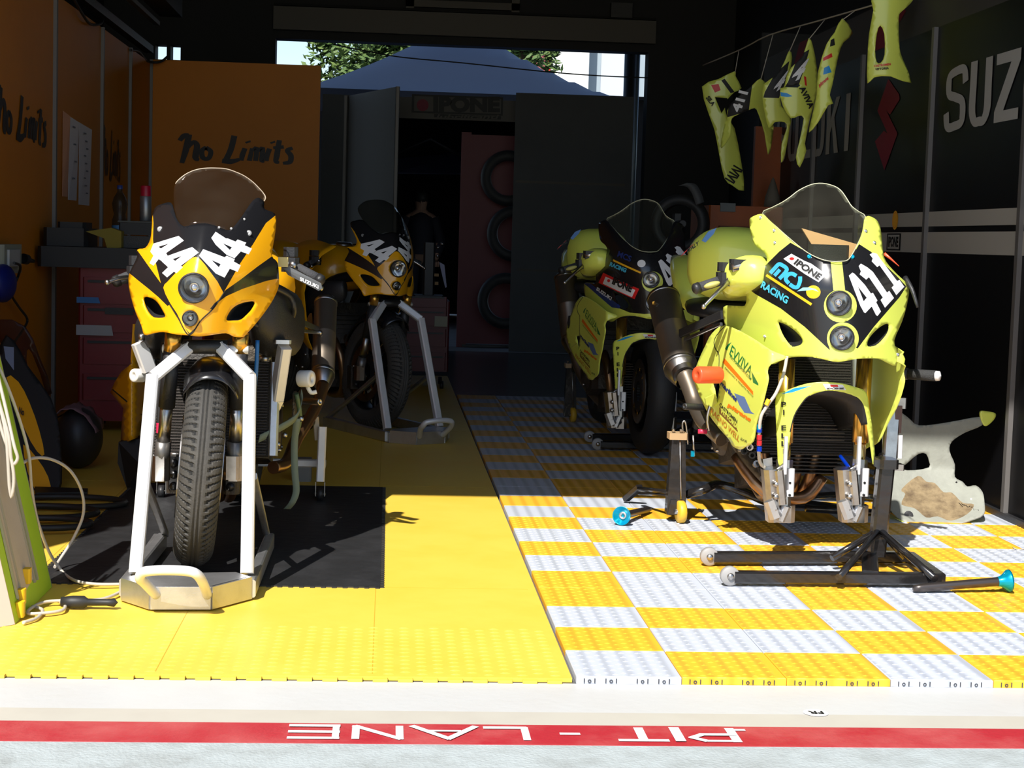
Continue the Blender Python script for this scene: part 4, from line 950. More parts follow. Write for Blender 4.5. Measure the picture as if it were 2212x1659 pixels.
Z += [(zd([(990, 200), (1300, 370), (1470, 440), (1830, 700), (1640, 880), (1320, 690), (1090, 530), (800, 320)]), WHT), (zd([(1000 + 60 * math.cos(a_ / 14 * 2 * PI), 320 + 36 * math.sin(a_ / 14 * 2 * PI)) for a_ in range(14)]), REDS),
      (zd(thick([(390, 710), (1470, 1415)], 62)), YS), (th2([(485, 665), (590, 550), (690, 450), (780, 480), (870, 545), (870, 610), (800, 700), (700, 800)], 92), SKYB), (zd(thick([(585, 725), (715, 580)], 84)), SKYB),
      (th2([(1110, 730), (1000, 675), (900, 710), (855, 810), (930, 910)], 92), SKYB), (th2([(1200, 745), (1195, 860), (1140, 990), (1060, 1000), (950, 930)], 92), SKYB),
      (zd([(1515 + 172 * math.cos(a_ / 24 * 2 * PI), 1115 + 158 * math.sin(a_ / 24 * 2 * PI)) for a_ in range(24)]), YS), (zd([(1120, 1100), (1260, 1010), (1400, 1005), (1560, 1040), (1640, 1110), (1500, 1060), (1330, 1080)]), mat('sticker_pale_blue', (.3, .65, .8), .4))]
lh = [disc_px(OX + 1368 * K, OY + 912 * K, 25.5), disc_px(OX + 1390 * K, OY + 1162 * K, 25)]
b = MB(); sheet(b, outer, c2f, LIME, 7.5, [h1, h2] + lh, Z, t=.004, back=LIME)
def deco(s, o_, ux, uy, m, fn, e=.004, **kw):
    def f(u, v):
        x = OX + (o_[0] + ux[0] * u + uy[0] * v) * K; y = OY + (o_[1] + ux[1] * u + uy[1] * v) * K; return fn(x, y, e)
    text(b, s, f, m, **kw)
text(b, 'IPONE', lambda u, v: c2f(1713.5 + 54 * u + 10 * v, 569.5 + 35 * u - 11 * v, .004), INK, bold=.03)
text(b, 'RACING', lambda u, v: c2f(1642 + 57 * u + 6 * v, 621 + 36 * u - 15 * v, .004), mat('sticker_sky', (.08, .55, .8), .4), bold=.04)
for x, y in ((1155, 577), (1465, 578)): q = c2f(OX + x * K, OY + y * K, .004); b.lathe([(0, .0001), (.003, .005), (0, .007)][::-1], q, (0, -1, .3), ANOB, 12)
for x, y in ((905, 390), (808, 297), (1560, 395), (910, 478), (1622, 478), (655, 1115), (838, 1150), (828, 1265), (1790, 1280)):
    q = c2f(OX + x * K, OY + y * K, .003); b.lathe([(0, .0001), (.002, .004), (0, .006)], q, (0, -1, .3), STEEL, 10)
cowl = b.build('front_cowl', m2)
for h_ in (h1, h2):
    b = MB(); n = len(h_); a = [c2f(*q) for q in h_]; c = sum(a, Vector()) / n; inn = [c + (q - c) * .7 + Vector((.0, .09, 0)) for q in a]
    b.add(a + inn, [(i, (i + 1) % n, n + (i + 1) % n, n + i) for i in range(n)] + [tuple(range(n, 2 * n))], DRK, True); b.build('air_intake', cowl)
lamp(m2, 'headlight', c2f(OX + 1368 * K, OY + 912 * K, .004), .036, (-.1, -1, -.1)); lamp(m2, 'lower_lamp', c2f(OX + 1390 * K, OY + 1162 * K, .004), .035, (-.1, -1, -.12))
ws = sm2(zc([(820, 268), (890, 226), (960, 190), (1020, 150), (1080, 104), (1170, 62), (1250, 53), (1335, 74), (1385, 108), (1425, 165), (1460, 218), (1510, 256), (1556, 290), (1545, 385), (1502, 488), (1440, 595), (1385, 612), (1310, 612), (1235, 595), (1140, 548), (1030, 462), (920, 365)], OX, OY, K), 3)
def ws2(px, py):
    t = (780 - py) / 690; cx = 1822 - (780 - py) * .117; dx = (px - cx) / 690; return cowl2(cx, 565) - .012 + max(0, t - .31) * 1.15 + 4.1 * dx * dx
b = MB(); sheet(b, ws, lambda x, y: P(x, y, ws2(x, y)), SCREENG, 9, t=.0025)
b.tube([P(*q, ws2(*q)) for q in ws + ws[:1]], .0016, mat('screen_edge_lime', (.5, .5, .35), .4), 6); b.build('windscreen', m2)
# dashboard and cardboard behind the screen
b = MB().box(P(1790, 545, 1.56), (.13, .03, .05), CARB, bev=.01); b.slab([P(1732, 493, 1.56), P(1853, 528, 1.56), P(1846, 560, 1.56), P(1768, 552, 1.56)], (.0, .012, 0), mat('cardboard', (.75, .40, .22), .8)); b.build('dash', m2)
# tank
def L2(x, y, z):
    return C2 + Vector((x * math.cos(TH) - y * math.sin(TH), x * math.sin(TH) + y * math.cos(TH), z))
bodyparts(m2, L2, LIME, swing=False, tank=False)
tankbits = MB(); loft(tankbits, [(P(1660, 600, 2.12), .05, .05), (P(1620, 572, 2.15), .115, .10), (P(1585, 570, 2.25), .16, .135), (P(1572, 572, 2.4), .155, .13), (P(1560, 580, 2.6), .12, .1), (P(1555, 590, 2.75), .05, .05)], LIME, 28, .75)
fc_ = MB(); loft(fc_, [(P(1640, 590, 1.50), .03, .03), (P(1625, 588, 1.56), .07, .055), (P(1600, 600, 1.64), .07, .06), (P(1585, 620, 1.72), .04, .04)], LIME, 24, .8); fc_.build('front_cover', m2)
tankbits.slab([P(1516, 520, 1.93), P(1530, 500, 1.95), P(1548, 492, 1.96), P(1542, 505, 1.95), P(1524, 524, 1.93)], (0, .005, 0), mat('tank_sticker_blue', (.15, .3, .6), .4))
f = lambda u, v: P(1484 + 26 * u, 548 - 20 * u - 9 * v, 2.02); tankbits.slab([P(1470, 555, 2.03), P(1478, 545, 2.03), P(1500, 525, 2.03), P(1496, 530, 2.03)], (0, .004, 0), REDS)
text(tankbits, 'ITALY', f, INK, bold=.04); tankbits.build('fuel_tank', m2)
# handlebars
g = grip_set(m2, P(1560, 605, 1.62), P(1508, 622, 1.60), P(1520, 662, 1.50), STEEL); 
b = MB(); b.ell(P(1538, 615, 1.57), (.028, .012, .010), mat('grip_logo', (.45, .42, .12), .5), Matrix.Rotation(-.3, 3, 'Y')); b.box(P(1600, 572, 1.56), (.07, .05, .035), CARB, bev=.008); b.tube([P(1580, 578, 1.55), P(1620, 568, 1.55)], .016, STEEL, 14); b.box(P(1610, 590, 1.56), (.05, .04, .03), STEEL, bev=.008)
b.build('brake_master_cylinder', m2)
b = MB().tube([P(1955, 600, 1.5), P(1970, 625, 1.46), P(1982, 664, 1.44)], [.009, .005], CARB, 10, 3); b.tube([P(1910, 548, 1.5), P(1925, 560, 1.5), P(1942, 575, 1.48)], [.006, .001], ROSE, 8); b.build('clutch_lever', m2)
bobbin(m2, P(1554, 810, 1.66), P(1505, 810, 1.62), .0285, ROSE)
b = MB().tube([P(1940, 806, 1.75), P(1962, 808, 1.73)], .02, CARB, 16); b.tube([P(1962, 808, 1.73), P(2022, 812, 1.66)], .0185, mat('bar_rubber', (.03, .03, .03), .8, bump=.4, bscale=200), 18); b.lathe([(0, .017), (.012, .016), (.018, .0001)], P(2022, 812, 1.66), P(2030, 812, 1.65) - P(2020, 812, 1.66), ALUW, 16); b.build('rubber_peg', m2)
# lower fairing, left in the picture, and its mirror
K8, X8, Y8 = .2292, 1480, 680
def sf(px, py, e=0): 
    t = (1665 - px) / 160; y = 1.36 + .62 * max(t, 0) ** 1.1 - .05 * math.sin(min(max((py - 700) / 300, 0), 1) * PI); return P(px, py, y - e)
fo = sm2(zc([(372, 100), (250, 178), (190, 290), (130, 420), (82, 560), (92, 650), (150, 800), (230, 950), (320, 1070), (410, 1172), (450, 1240), (520, 1270), (562, 1248), (640, 1195), (664, 1060), (690, 960), (718, 880), (765, 690), (782, 600), (772, 530), (810, 466), (960, 400), (800, 330), (600, 200)], X8, Y8, K8), 3)
ho = sm2(zc([(262, 650), (322, 650), (318, 720), (300, 800), (285, 770), (275, 700)], X8, Y8, K8), 2)
ZF = [(zc([(372, 410), (640, 722), (642, 760), (352, 448)], X8, Y8, K8), ORS), (zc([(624, 530), (690, 650), (690, 668), (640, 640)], X8, Y8, K8), GRN), (zc([(376, 320), (400, 280), (438, 258), (410, 300), (395, 340)], X8, Y8, K8), GRN),
      (zc([(462, 738), (560, 775), (620, 910), (655, 938), (560, 925), (510, 850)], X8, Y8, K8), mat('sticker_steel_blue', (.12, .2, .42), .4)),
      (zc([(322, 870), (490, 1040), (496, 1108), (322, 930)], X8, Y8, K8), mat('sticker_brown', (.2, .10, .02), .5))]
b = MB(); sheet(b, fo, sf, LIME, 7, [ho], ZF, t=.003, back=LIME)
def dec8(s, o_, ux, uy, m, **kw):
    text(b, s, lambda u, v: sf(X8 + (o_[0] + ux[0] * u + uy[0] * v) * K8, Y8 + (o_[1] + ux[1] * u + uy[1] * v) * K8, .004), m, **kw)
dec8('EVVIVA', (415, 372), (195, 215), (28, -88), GRN)
dec8('TUTTOPERSPORT.COM', (415, 395), (200, 222), (10, -20), GRN, bold=.02)
dec8('NOLEGGIO E VENDITA MOTO', (372, 505), (265, 275), (6, -14), INK)
dec8('marlines', (330, 662), (150, 162), (12, -44), NAVY, bold=.04)
dec8('pitrans', (392, 872), (215, 148), (20, -42), ORS, bold=.05)
dec8('CASTROMEN', (322, 862), (165, 165), (4, -36), INK, bold=.02); dec8('VITTORIA', (330, 918), (165, 170), (4, -42), LIME, bold=.04)
dec8('RAGNO WELL', (240, 930), (265, 270), (10, -52), mat('sticker_rust', (.55, .2, .02), .5), bold=.01); dec8('BAR', (520, 1180), (60, 30), (6, -22), INK)
b.tube([sf(X8 + a * K8, Y8 + c * K8, .001) for a, c in ((372, 110), (300, 190), (272, 260), (290, 330), (320, 380), (318, 560), (325, 640))], .0015, DRK, 6, 3)
b.slab([sf(X8 + a * K8, Y8 + c * K8, .02) for a, c in ((190, 790), (285, 745), (302, 830), (248, 868), (200, 850))], (0, .02, 0), LIME)
side = b.build('side_fairing', m2)
nrm = Vector((math.cos(TH), math.sin(TH), 0)); 
b = MB(); sheet(b, fo, sf, LIME, 12, [], [], t=.003, back=LIME); tmp = b.build('side_fairing', m2)
for v in tmp.data.vertices: v.co = v.co - nrm * (2 * (v.co - (C2 + Vector((-.045, 0, 0)))).dot(nrm))
tmp.data.flip_normals()
# mudguard without wheel
K4, X4, Y4 = .4123, 1300, 760
go = sm2(zc([(912, 235), (960, 205), (1060, 170), (1150, 158), (1250, 164), (1330, 185), (1385, 212), (1402, 300), (1418, 400), (1432, 540), (1424, 590), (1408, 480), (1390, 380), (1372, 280), (1330, 235), (1250, 210), (1170, 205), (1090, 230), (1050, 270), (1010, 330), (992, 400), (980, 480), (958, 590), (925, 592), (918, 480), (912, 360)], X4, Y4, K4), 3)
def gf(px, py, e=0):
    cx = X4 + 1170 * K4; dx = (px - cx) / 690; t = max(0, (py - 830)) / 690; return P(px, py, 1.34 + 2.2 * abs(dx) ** 1.7 + .12 * t - e)
Zg = [(zc([(940, 222), (1010, 190), (1100, 178), (1000, 212)], X4, Y4, K4), BLU), (zc([(1158, 168), (1262, 172), (1280, 200), (1176, 198)], X4, Y4, K4), WHT), (zc([(1195, 172), (1235, 173), (1240, 184), (1200, 184)], X4, Y4, K4), REDS)]
b = MB(); sheet(b, go, gf, LIME, 6, [], Zg, t=.0035, back=CARB)
text(b, 'IPONE', lambda u, v: gf(X4 + (1178 + 92 * u) * K4, Y4 + (197 - 9 * v) * K4, .004), INK, bold=.04)
for i, ch in enumerate('PI ELLI'):
    if ch != ' ': text(b, ch, (lambda i: lambda u, v: gf(X4 + (940 + 26 * u if ch != 'I' else 949 + 8 * u) * K4, Y4 + (290 + i * 41 - 28 * v + 0) * K4, .005))(i), INK, bold=.04)
mg = b.build('front_mudguard', m2)
b = MB()                                                 # arch of the mudguard reaching back over the missing wheel
ring = [(990, 420), (1012, 335), (1050, 272), (1090, 232), (1170, 206), (1250, 210), (1325, 235), (1368, 285), (1388, 380)]
rp_ = [gf(X4 + a * K4, Y4 + c * K4) for a, c in ring]; rr_ = [q + Vector((-.03, .30, -.06)) for q in rp_]; rp_ = catmull(rp_, 4); rr_ = catmull(rr_, 4); n = len(rp_)
tr = []
for i in range(n - 1): tr += [(i, i + 1, n + i + 1), (i, n + i + 1, n + i)]
solid(b, rp_ + rr_, tr, [CARB] * len(tr), .003, CARB); b.build('inner_arch', mg)
# forks with calipers
for (tx, bx, ty) in ((1700, 1692, 1.50), (1868, 1850, 1.52)):
    top = P(tx, 775, ty); bot = P(bx, 1105, 1.46); d = bot - top; b = MB().tube([top, top + d * .55], .026, GOLD, 18); fk = b.build('fork_leg', m2)
    MB().tube([top + d * .5, top + d * .8], .02, mat('fork_inner_gold', (.7, .5, .2), .2, .9), 16).build('slider', fk)
    b = MB(); b.bar(top + d * .68, bot, .042, .05, STEEL, bev=.3); b.bar(top + d * .66, top + d * .72, .05, .055, STEEL, bev=.3); b.box(bot + Vector((0, 0, -.005)), (.07, .06, .055), STEEL, bev=.016)
    b.box(top + d * .80 + Vector((.012, -.03, 0)), (.026, .02, .09), ALUW, bev=.004); b.lathe([(0, .0001), (0, .014), (.012, .014)], bot + Vector((-.004, -.03, 0)), (0, 1, 0), STEEL, 6, False)
    for k in range(4): b.lathe([(0, .0001), (0, .004), (.01, .004)], top + d * (.72 + .08 * k) + Vector((.01, -.042, 0)), (0, 1, 0), DRK, 8)
    b.build('fork_foot', fk)
    b = MB(); cc = P(bx - 24, 1068, 1.42); rt = Matrix.Rotation(math.radians(-8), 3, 'Y')
    b.box(cc, (.05, .075, .17), STEEL, rt, bev=.014); b.box(cc + Vector((.014, -.045, .03)), (.028, .03, .11), STEEL, rt, bev=.006); b.box(cc + Vector((-.006, -.045, -.04)), (.04, .03, .06), ALU, rt @ Matrix.Rotation(-.25, 3, 'Y'), bev=.01); b.box(cc + Vector((.028, -.03, -.055)), (.03, .04, .05), ALU, rt @ Matrix.Rotation(.5, 3, 'Y'), bev=.008)
    for k in range(3): b.ell(cc + Vector((.0, -.05, -.04 + k * .04)), (.011, .011, .011), STEEL, n=6, seg=12)
    b.bar(cc + Vector((.03, -.03, .07)), cc + Vector((.032, -.02, .19)), .010, .018, ALUW); b.tube([cc + Vector((-.01, -.02, .07)), cc + Vector((.03, -.02, .10))], .006, STEEL, 8)
    b.each('brake_caliper', m2)
b = MB().slab([P(1648, 992, 1.46), P(1668, 988, 1.46), P(1670, 1040, 1.46), P(1652, 1030, 1.46)], (0, .008, 0), STEEL); b.build('disc_guard', m2)
b = MB(); b.tube([P(1700, 770, 1.40), P(1692, 810, 1.38), P(1676, 850, 1.36), P(1655, 880, 1.36), P(1642, 910, 1.36), P(1640, 990, 1.40), P(1652, 1010, 1.42)], .0055, CABG, 10, 4)
for y_, m_ in ((928, ANOB), (934, mat('deep_blue_fitting', (.0, .04, .5), .3, .5)), (950, mat('red_fitting', (.6, .02, .03), .3, .4)), (962, mat('red_fitting', (.6, .02, .03))), (975, mat('deep_blue_fitting', (.0, .04, .5)))): b.lathe([(0, .0085), (.016, .0085)], P(1640, y_, 1.37), (0, 0, 1), m_, 10, False)
b.lathe([(0, .0075), (.02, .0075)], P(1655, 875, 1.355), (.3, 0, .7), YS, 10); b.tube([P(1815, 985, 1.5), P(1830, 1005, 1.46), P(1835, 1015, 1.44)], .006, mat('deep_blue_fitting', (.0, .04, .5)), 8, 3)
b.each('brake_hose', m2)
radiator(m2, L2(-.02, .22, .50), .36, .36); eng = engine_block(m2, L2(0, .52, .36), .32)
b = MB()
for i in range(14): b.box(L2(.0, .20, .26 + i * .0125), (.25, .05, .004), ENG)
b.box(L2(0, .23, .34), (.24, .035, .17), DRK); b.build('oil_cooler', m2)
b = MB(); random.seed(3)
for i in range(26):
    t = i / 25; p_ = P(1568 + 130 * t + random.uniform(-10, 10), 920 + 150 * t + random.uniform(-14, 14), 1.75 - .25 * t); b.lathe([(0, .0001), (0, .011), (.02, .012), (.02, .006), (.03, .006)], p_, (random.uniform(-.5, .2), -1, random.uniform(-.3, .3)), ENG if i % 3 else STEEL, 9, False)
b.tube([P(1575, 905, 1.85), P(1600, 960, 1.8), P(1640, 1010, 1.7), P(1680, 1050, 1.6)], .03, ENG, 12, 4); b.tube([P(1590, 985, 1.8), P(1650, 1060, 1.7), P(1735, 1075, 1.7), P(1775, 1030, 1.72)], .022, BRONZE, 12, 4)
b.each('lower_engine_parts', m2)
silencer(m2, P(1432, 640, 2.55), P(1472, 800, 2.25), .062)
b = MB(); f = lambda u, v: Vector(P(1416 + 12 * v + 14 * u * 0, 655 + 50 * (1 - u) , 2.47)); b.slab([P(1409, 652, 2.475), P(1421, 648, 2.47), P(1428, 700, 2.45), P(1420, 706, 2.455)], (0, .004, 0), YS)
text(b, 'ARROW', lambda u, v: P(1422 + 5 * u - 9 * v, 700 - 46 * u + 0 * v, 2.445), INK, bold=.04); b.ell(P(1464, 722, 2.36), (.008, .008, .008), ANOB); b.build('silencer_badge', m2)
b = MB(); b.tube([P(1480, 808, 2.2), P(1494, 845, 2.15), P(1505, 880, 2.1), P(1524, 915, 2.0), P(1560, 950, 1.9)], [.035, .026], TITAN, 18, 5); b.lathe([(-.012, .045), (.012, .045)], P(1478, 806, 2.2), P(1494, 845, 2.15) - P(1472, 790, 2.25), STEEL, 24); b.build('exhaust_pipe', m2)
b = MB(); b.bar(P(1470, 720, 2.3), P(1560, 680, 1.95), .012, .03, CARB); b.bar(P(1478, 735, 2.3), P(1558, 700, 1.95), .01, .012, STEEL); b.build('silencer_bracket', m2)
bobbin(m2, P(1520, 880, 1.9), P(1478, 878, 1.86), .012, CARB, 'foot_peg')
b = MB().tube([P(1540, 860, 1.8), P(1528, 900, 1.8), P(1532, 930, 1.8)], .006, STEEL, 8, 3); b.lathe([(0, .0001), (0, .008), (.03, .008), (.03, .0001)], P(1508, 932, 1.8), (1, 0, 0), mat('pink_fitting', (.6, .02, .08)), 12); b.tube([P(1497, 940, 2.0), P(1500, 985, 2.0)], .004, STEEL, 8); b.box(P(1496, 980, 2.0), (.012, .012, .02), ANOB); b.build('brake_pedal', m2)

# ---------------------------------------------------------------- second lime motorcycle, in the shade behind
C2B = Vector((.81, 4.12, 0))
m4 = copy_tree(m2, None, ('front_cowl', 'brake_hose', 'disc_guard', 'silencer_badge', 'dash', 'clutch_lever', 'rubber_peg', 'crash_bobbin', 'lower_engine_parts', 'brake_pedal', 'radiator', 'exhaust_silencer', 'exhaust_pipe', 'silencer_bracket', 'foot_peg'))
m4['label'] = 'rear lime and black race motorcycle standing in shade on a slick front tyre'
K, OX, OY = .30137, 1400, 380
zlo = zc([(520, 925), (700, 1040), (960, 1200), (1120, 1262), (1290, 1280), (1500, 1270), (1660, 1240), (1900, 1190), (1900, 1400), (480, 1400)], OX, OY, K)
Z2 = [(zc([(400, 200), (2000, 200), (2000, 1500), (400, 1500)], OX, OY, K), BLK), (zlo, LIME), (zc([(545, 935), (620, 935), (1010, 1190), (990, 1215), (900, 1200)], OX, OY, K), NAVY), (circ(1378, 932, 112), LIME), (circ(1396, 1166, 100), BLK)]
numerals(Z2)
Z2 += [(zc([(800, 830), (1235, 1010), (1180, 1120), (735, 935)], OX, OY, K), REDS), (zc([(830, 872), (1190, 1022), (1150, 1098), (790, 945)], OX, OY, K), WHT), (zc([(852, 885), (905, 905), (888, 950), (832, 928)], OX, OY, K), WHT), (circ(868, 916, 20, 17, 12), REDS),
       (zc([(930, 690), (1260, 828), (1252, 846), (922, 708)], OX, OY, K), YS), (circ(1262, 738, 46, 40), WHT)]
b = MB(); sheet(b, outer, c2f, BLK, 9, [h1, h2] + lh, Z2, t=.004, back=CARB)
deco('IPONE', (905, 952), (232, 98), (32, -74), INK, c2f, bold=.06); deco('MCS', (975, 660), (160, 62), (20, -62), NAVY, c2f, bold=.03); deco('RACING', (880, 760), (200, 76), (18, -44), mat('sticker_sky', (.05, .4, .8)), c2f, bold=.05); deco('SUZUKI', (700, 1010), (190, 118), (16, -34), WHT, c2f, bold=.04)
b.build('front_cowl', m4)
wheel(m4, 'front_wheel', C2 + Vector((0, .0, .305)), .02, TH * .4, .30, .125, False, 5)
wheel(m4, 'rear_wheel', C2 + Vector((-.02, 1.40, .31)), 0, .02, .31, .19, False, 5)
_d = C2 - C2B
silencer(m4, P(1221, 596, 5.15) + _d, P(1238, 740, 4.95) + _d, .06)
b = MB(); b.tube([P(1238, 735, 4.95) + _d, P(1250, 790, 4.9) + _d, P(1275, 840, 4.8) + _d, P(1310, 880, 4.7) + _d], [.035, .026], TITAN, 16, 4); b.build('exhaust_pipe', m4)
b = MB(); b.lathe([(0, .0001), (0, .03), (.02, .033), (.08, .033), (.085, .0001)], P(1262, 697, 4.55) + _d, (-1, 0, 0), CARB, 20); b.tube([P(1262, 697, 4.55) + _d, P(1275, 697, 4.5) + _d], .012, STEEL, 12); b.build('crash_bobbin', m4)
m4.location = C2B

# ---------------------------------------------------------------- second orange motorcycle
m3 = copy_tree(m1, None, ('exhaust_silencer', 'exhaust_pipe', 'silencer_bracket', 'radiator_tank', 'crash_bobbin', 'overflow_tube', 'side_fittings', 'lever_guard', 'brake_hose', 'radiator', 'windscreen'))
m3['label'] = 'rear orange and black race motorcycle numbered 44, turned to the right in the shade'
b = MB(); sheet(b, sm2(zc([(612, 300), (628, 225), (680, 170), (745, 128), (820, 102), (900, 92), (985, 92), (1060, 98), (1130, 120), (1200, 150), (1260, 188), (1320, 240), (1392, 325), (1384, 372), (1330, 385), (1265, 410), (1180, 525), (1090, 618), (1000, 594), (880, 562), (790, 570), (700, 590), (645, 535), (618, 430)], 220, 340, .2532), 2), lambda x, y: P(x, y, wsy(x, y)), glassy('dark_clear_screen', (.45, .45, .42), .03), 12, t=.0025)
b.build('windscreen', m3)
b = MB()                                                 # full side panel on the picture's left
def sd(px, py): return P(px, py, 1.16 + .75 * max(0, (395 - px) / 130))
def L1s(s, y, z): return L1(s, y, z)
prof = [(.20, .20, .95), (.26, .24, .90), (.30, .30, .80), (.30, .34, .70), (.27, .36, .58), (.23, .40, .45), (.16, .42, .33), (.08, .45, .25)]
for s in (-1, 1):
    v3 = []; tr = []; N = 10
    for x, y, z in prof:
        for k in range(N + 1):
            t = k / N; yb = .95 - .15 * abs(z - .5); v3.append(L1(s * (x - .05 * t * t), y + (yb - y) * t, z + .03 * math.sin(t * PI)))
    for i in range(len(prof) - 1):
        for k in range(N): a = i * (N + 1) + k; tr += [(a, a + 1, a + N + 2), (a, a + N + 2, a + N + 1)]
    b = MB(); solid(b, v3, tr, [YEL if (min(f) // (N + 1)) != 1 else YEL for f in tr], .003, CARB, away=L1(s * 3, .5, .5)); b.build('side_fairing', m3)
m3.location = Vector((-.53, 4.92, C1.z)); m3.rotation_euler = (0, 0, math.radians(25))

# ================================================================ STANDS
def alu_stand(label):
    s = empty('paddock_stand', (-1.03, .9, MZ), label, 'stand')
    z = MZ + .029; b = MB()
    A, B_, C_, D, E, F = [PZ(*q, MZ) for q in ((265, 1300), (325, 1320), (455, 1320), (540, 1297), (582, 1190), (350, 1190))]
    def bb(p, q, h=.06): p = p.copy(); q = q.copy(); p.z = q.z = MZ + h / 2 + .001; b.bar(p, q, .012, h, ALU, bev=.05)
    bb(A, B_, .062); bb(B_, C_, .062); bb(C_, D, .062); bb(D, E, .05); bb(A, F + Vector((-.02, 0, 0)), .05)
    ctr = (A + B_ + C_ + D) / 4; t_ = [q + Vector((0, 0, .063)) for q in (A, B_, C_, D)]
    inn = [t_[0] + Vector((.045, .06, .0)), t_[3] + Vector((-.045, .06, .0))]
    b.slab([t_[0], t_[1], t_[2], t_[3], inn[1], inn[0]], (0, 0, -.006), ALU)
    b.bar(Vector((E.x, E.y, z)), Vector((D.x, D.y, z)), .03, .05, ALU); b.bar(Vector((F.x, F.y, z)), Vector((A.x, A.y + .03, z)), .03, .05, ALU)
    b.ell(P(582, 1195, 1.5), (.008, .008, .008), STEEL, n=6, seg=10)
    b.build('base_frame', s)
    rb = Vector((P(534, 1246, .86))); rb.z = MZ + .06; rt = P(540, 815, 1.06); lb = P(293, 1246, .84); lb.z = MZ + .06; lt = P(330, 815, 1.06); ct = P(476, 752, 1.13); cl = P(410, 752, 1.13)
    for nm, p, q, r_ in (('leg', rb, rt, ct), ('leg', lb, lt, cl)):
        b = MB(); b.bar(p, q, .036, .036, ALUW, up=(0, 1, 0)); b.bar(q + (p - q).normalized() * .005, r_, .036, .036, ALUW, up=(0, 1, 0)); b.build(nm, s)
    for p, q in ((Vector((E.x - .01, E.y, MZ + .05)), rt + (rb - rt) * .52 + Vector((.012, .02, 0))), (Vector((F.x + .01, F.y, MZ + .05)), lt + (lb - lt) * .52 + Vector((-.005, .02, 0)))):
        MB().bar(p, q, .02, .02, ALU).build('brace', s)
    b = MB().tube([cl + Vector((-.02, 0, .0)), ct + Vector((.02, 0, 0))], .021, CARB, 18); b.build('head_roller', s)
    for p, q in ((P(352, 756, 1.14), P(404, 756, 1.13)), (P(484, 758, 1.13), P(536, 759, 1.14))):
        MB().tube([p, q], .0125, WPL, 14).build('fork_pin', s)
    h = [PZ(325, 1290, MZ + .04), P(312, 1262, .60), P(302, 1252, .565), P(308, 1240, .55), P(330, 1236, .54), P(365, 1235, .535), P(405, 1237, .54), P(425, 1244, .545), P(438, 1262, .58), PZ(455, 1292, MZ + .04)]
    h[0] = Vector((B_.x + .015, B_.y + .0, MZ + .04)); h[-1] = Vector((C_.x - .01, C_.y, MZ + .04))
    MB().tube(h, .0135, ALUW, 16, 5).build('handle', s)
    return s
s1 = alu_stand('front aluminium head stand holding the sunlit orange motorcycle')
s1.location.z += .004
s2 = copy_tree(s1); s2['label'] = 'aluminium head stand under the shaded orange motorcycle at the back'
off = Matrix.Rotation(math.radians(27), 4, 'Z') @ (Vector((-1.03, .9, MZ)) - C1); s2.location = m3.location + off; s2.location.z = MZ; s2.rotation_euler = (0, 0, math.radians(27))

# black single-sided stand under the lime motorcycle
def centre_stand(label, loc=Vector((.9, 1.32, 0))):
    s = empty('lift_stand', loc, label, 'stand')
    n0, n1 = PZ(1585, 1246, .028), PZ(2030, 1250, .028); f0, f1 = PZ(1540, 1204, .028), PZ(1965, 1203, .028)
    for p, q in ((n0, n1), (f0, f1)): MB().bar(p, q, .034, .036, STBLK).build('rail', s)
    MB().bar(n1 + Vector((.0, 0, 0)), f1, .036, .034, STBLK).build('cross_rail', s)
    pb = PZ(1893, 1200, .04); pt = P(1914, 1000, pb.y)
    b = MB().bar(pb, pt, .05, .05, STBLK, up=(0, 1, 0)); b.box(pt + Vector((0, 0, .0)), (.06, .09, .03), STBLK, bev=.01)
    b.build('post', s); pm = pb + (pt - pb) * .28
    MB().bar(PZ(1880, 1243, .035), PZ(1878, 1202, .035), .05, .03, STBLK).build('post_foot', s)
    for a in (PZ(1812, 1247, .04), PZ(2020, 1250, .04), PZ(1797, 1206, .04), PZ(1955, 1204, .04)):
        MB().tube([a, pm + (a - pm).normalized() * .02], .011, STBLK, 12).build('brace', s)
    for p in (n0, f0):
        c = p + Vector((-.012, -.0, .0)); c.z = .031
        o = MB().lathe([(-.012, .0001), (-.012, .026), (-.009, .029), (.009, .029), (.012, .026), (.012, .0001)], c + Vector((0, -.0, 0)), (0, 1, 0), mat('roller_grey', (.30, .29, .28), .5), 28).build('roller', s)
        MB().lathe([(-.02, .0001), (-.02, .009), (-.012, .011)], c, (0, 1, 0), STEEL, 14).build('axle_bolt', o)
    # lifting arm with steel hinge beside the forks
    b = MB(); b.bar(P(1920, 1000, 1.52), P(1930, 858, 1.55), .045, .03, STEEL); b.box(P(1940, 870, 1.55), (.05, .04, .035), STEEL, bev=.006); b.box(P(1938, 905, 1.54), (.022, .03, .09), mat('hinge_brown', (.12, .07, .06), .4, .6)); b.box(P(1930, 1008, 1.53), (.06, .05, .02), STEEL, bev=.004)
    b.bar(P(1945, 940, 1.53), P(1943, 990, 1.53), .014, .014, ALUW); b.build('hinge_block', s)
    MB().tube([pt + Vector((-.01, 0, -.03)), P(1905, 985, 1.52), P(1893, 1035, 1.52)], .012, STBLK, 12, 3).build('lift_arm', s)
    return s
t1 = centre_stand('glossy black lift stand with grey rollers under the sunlit lime motorcycle')
t2 = copy_tree(t1, None, ('hinge_block', 'lift_arm')); t2.location = Vector((.9, 4.52, 0)); t2['label'] = 'black lift stand with rollers lying beside the slick tyre in the shade'

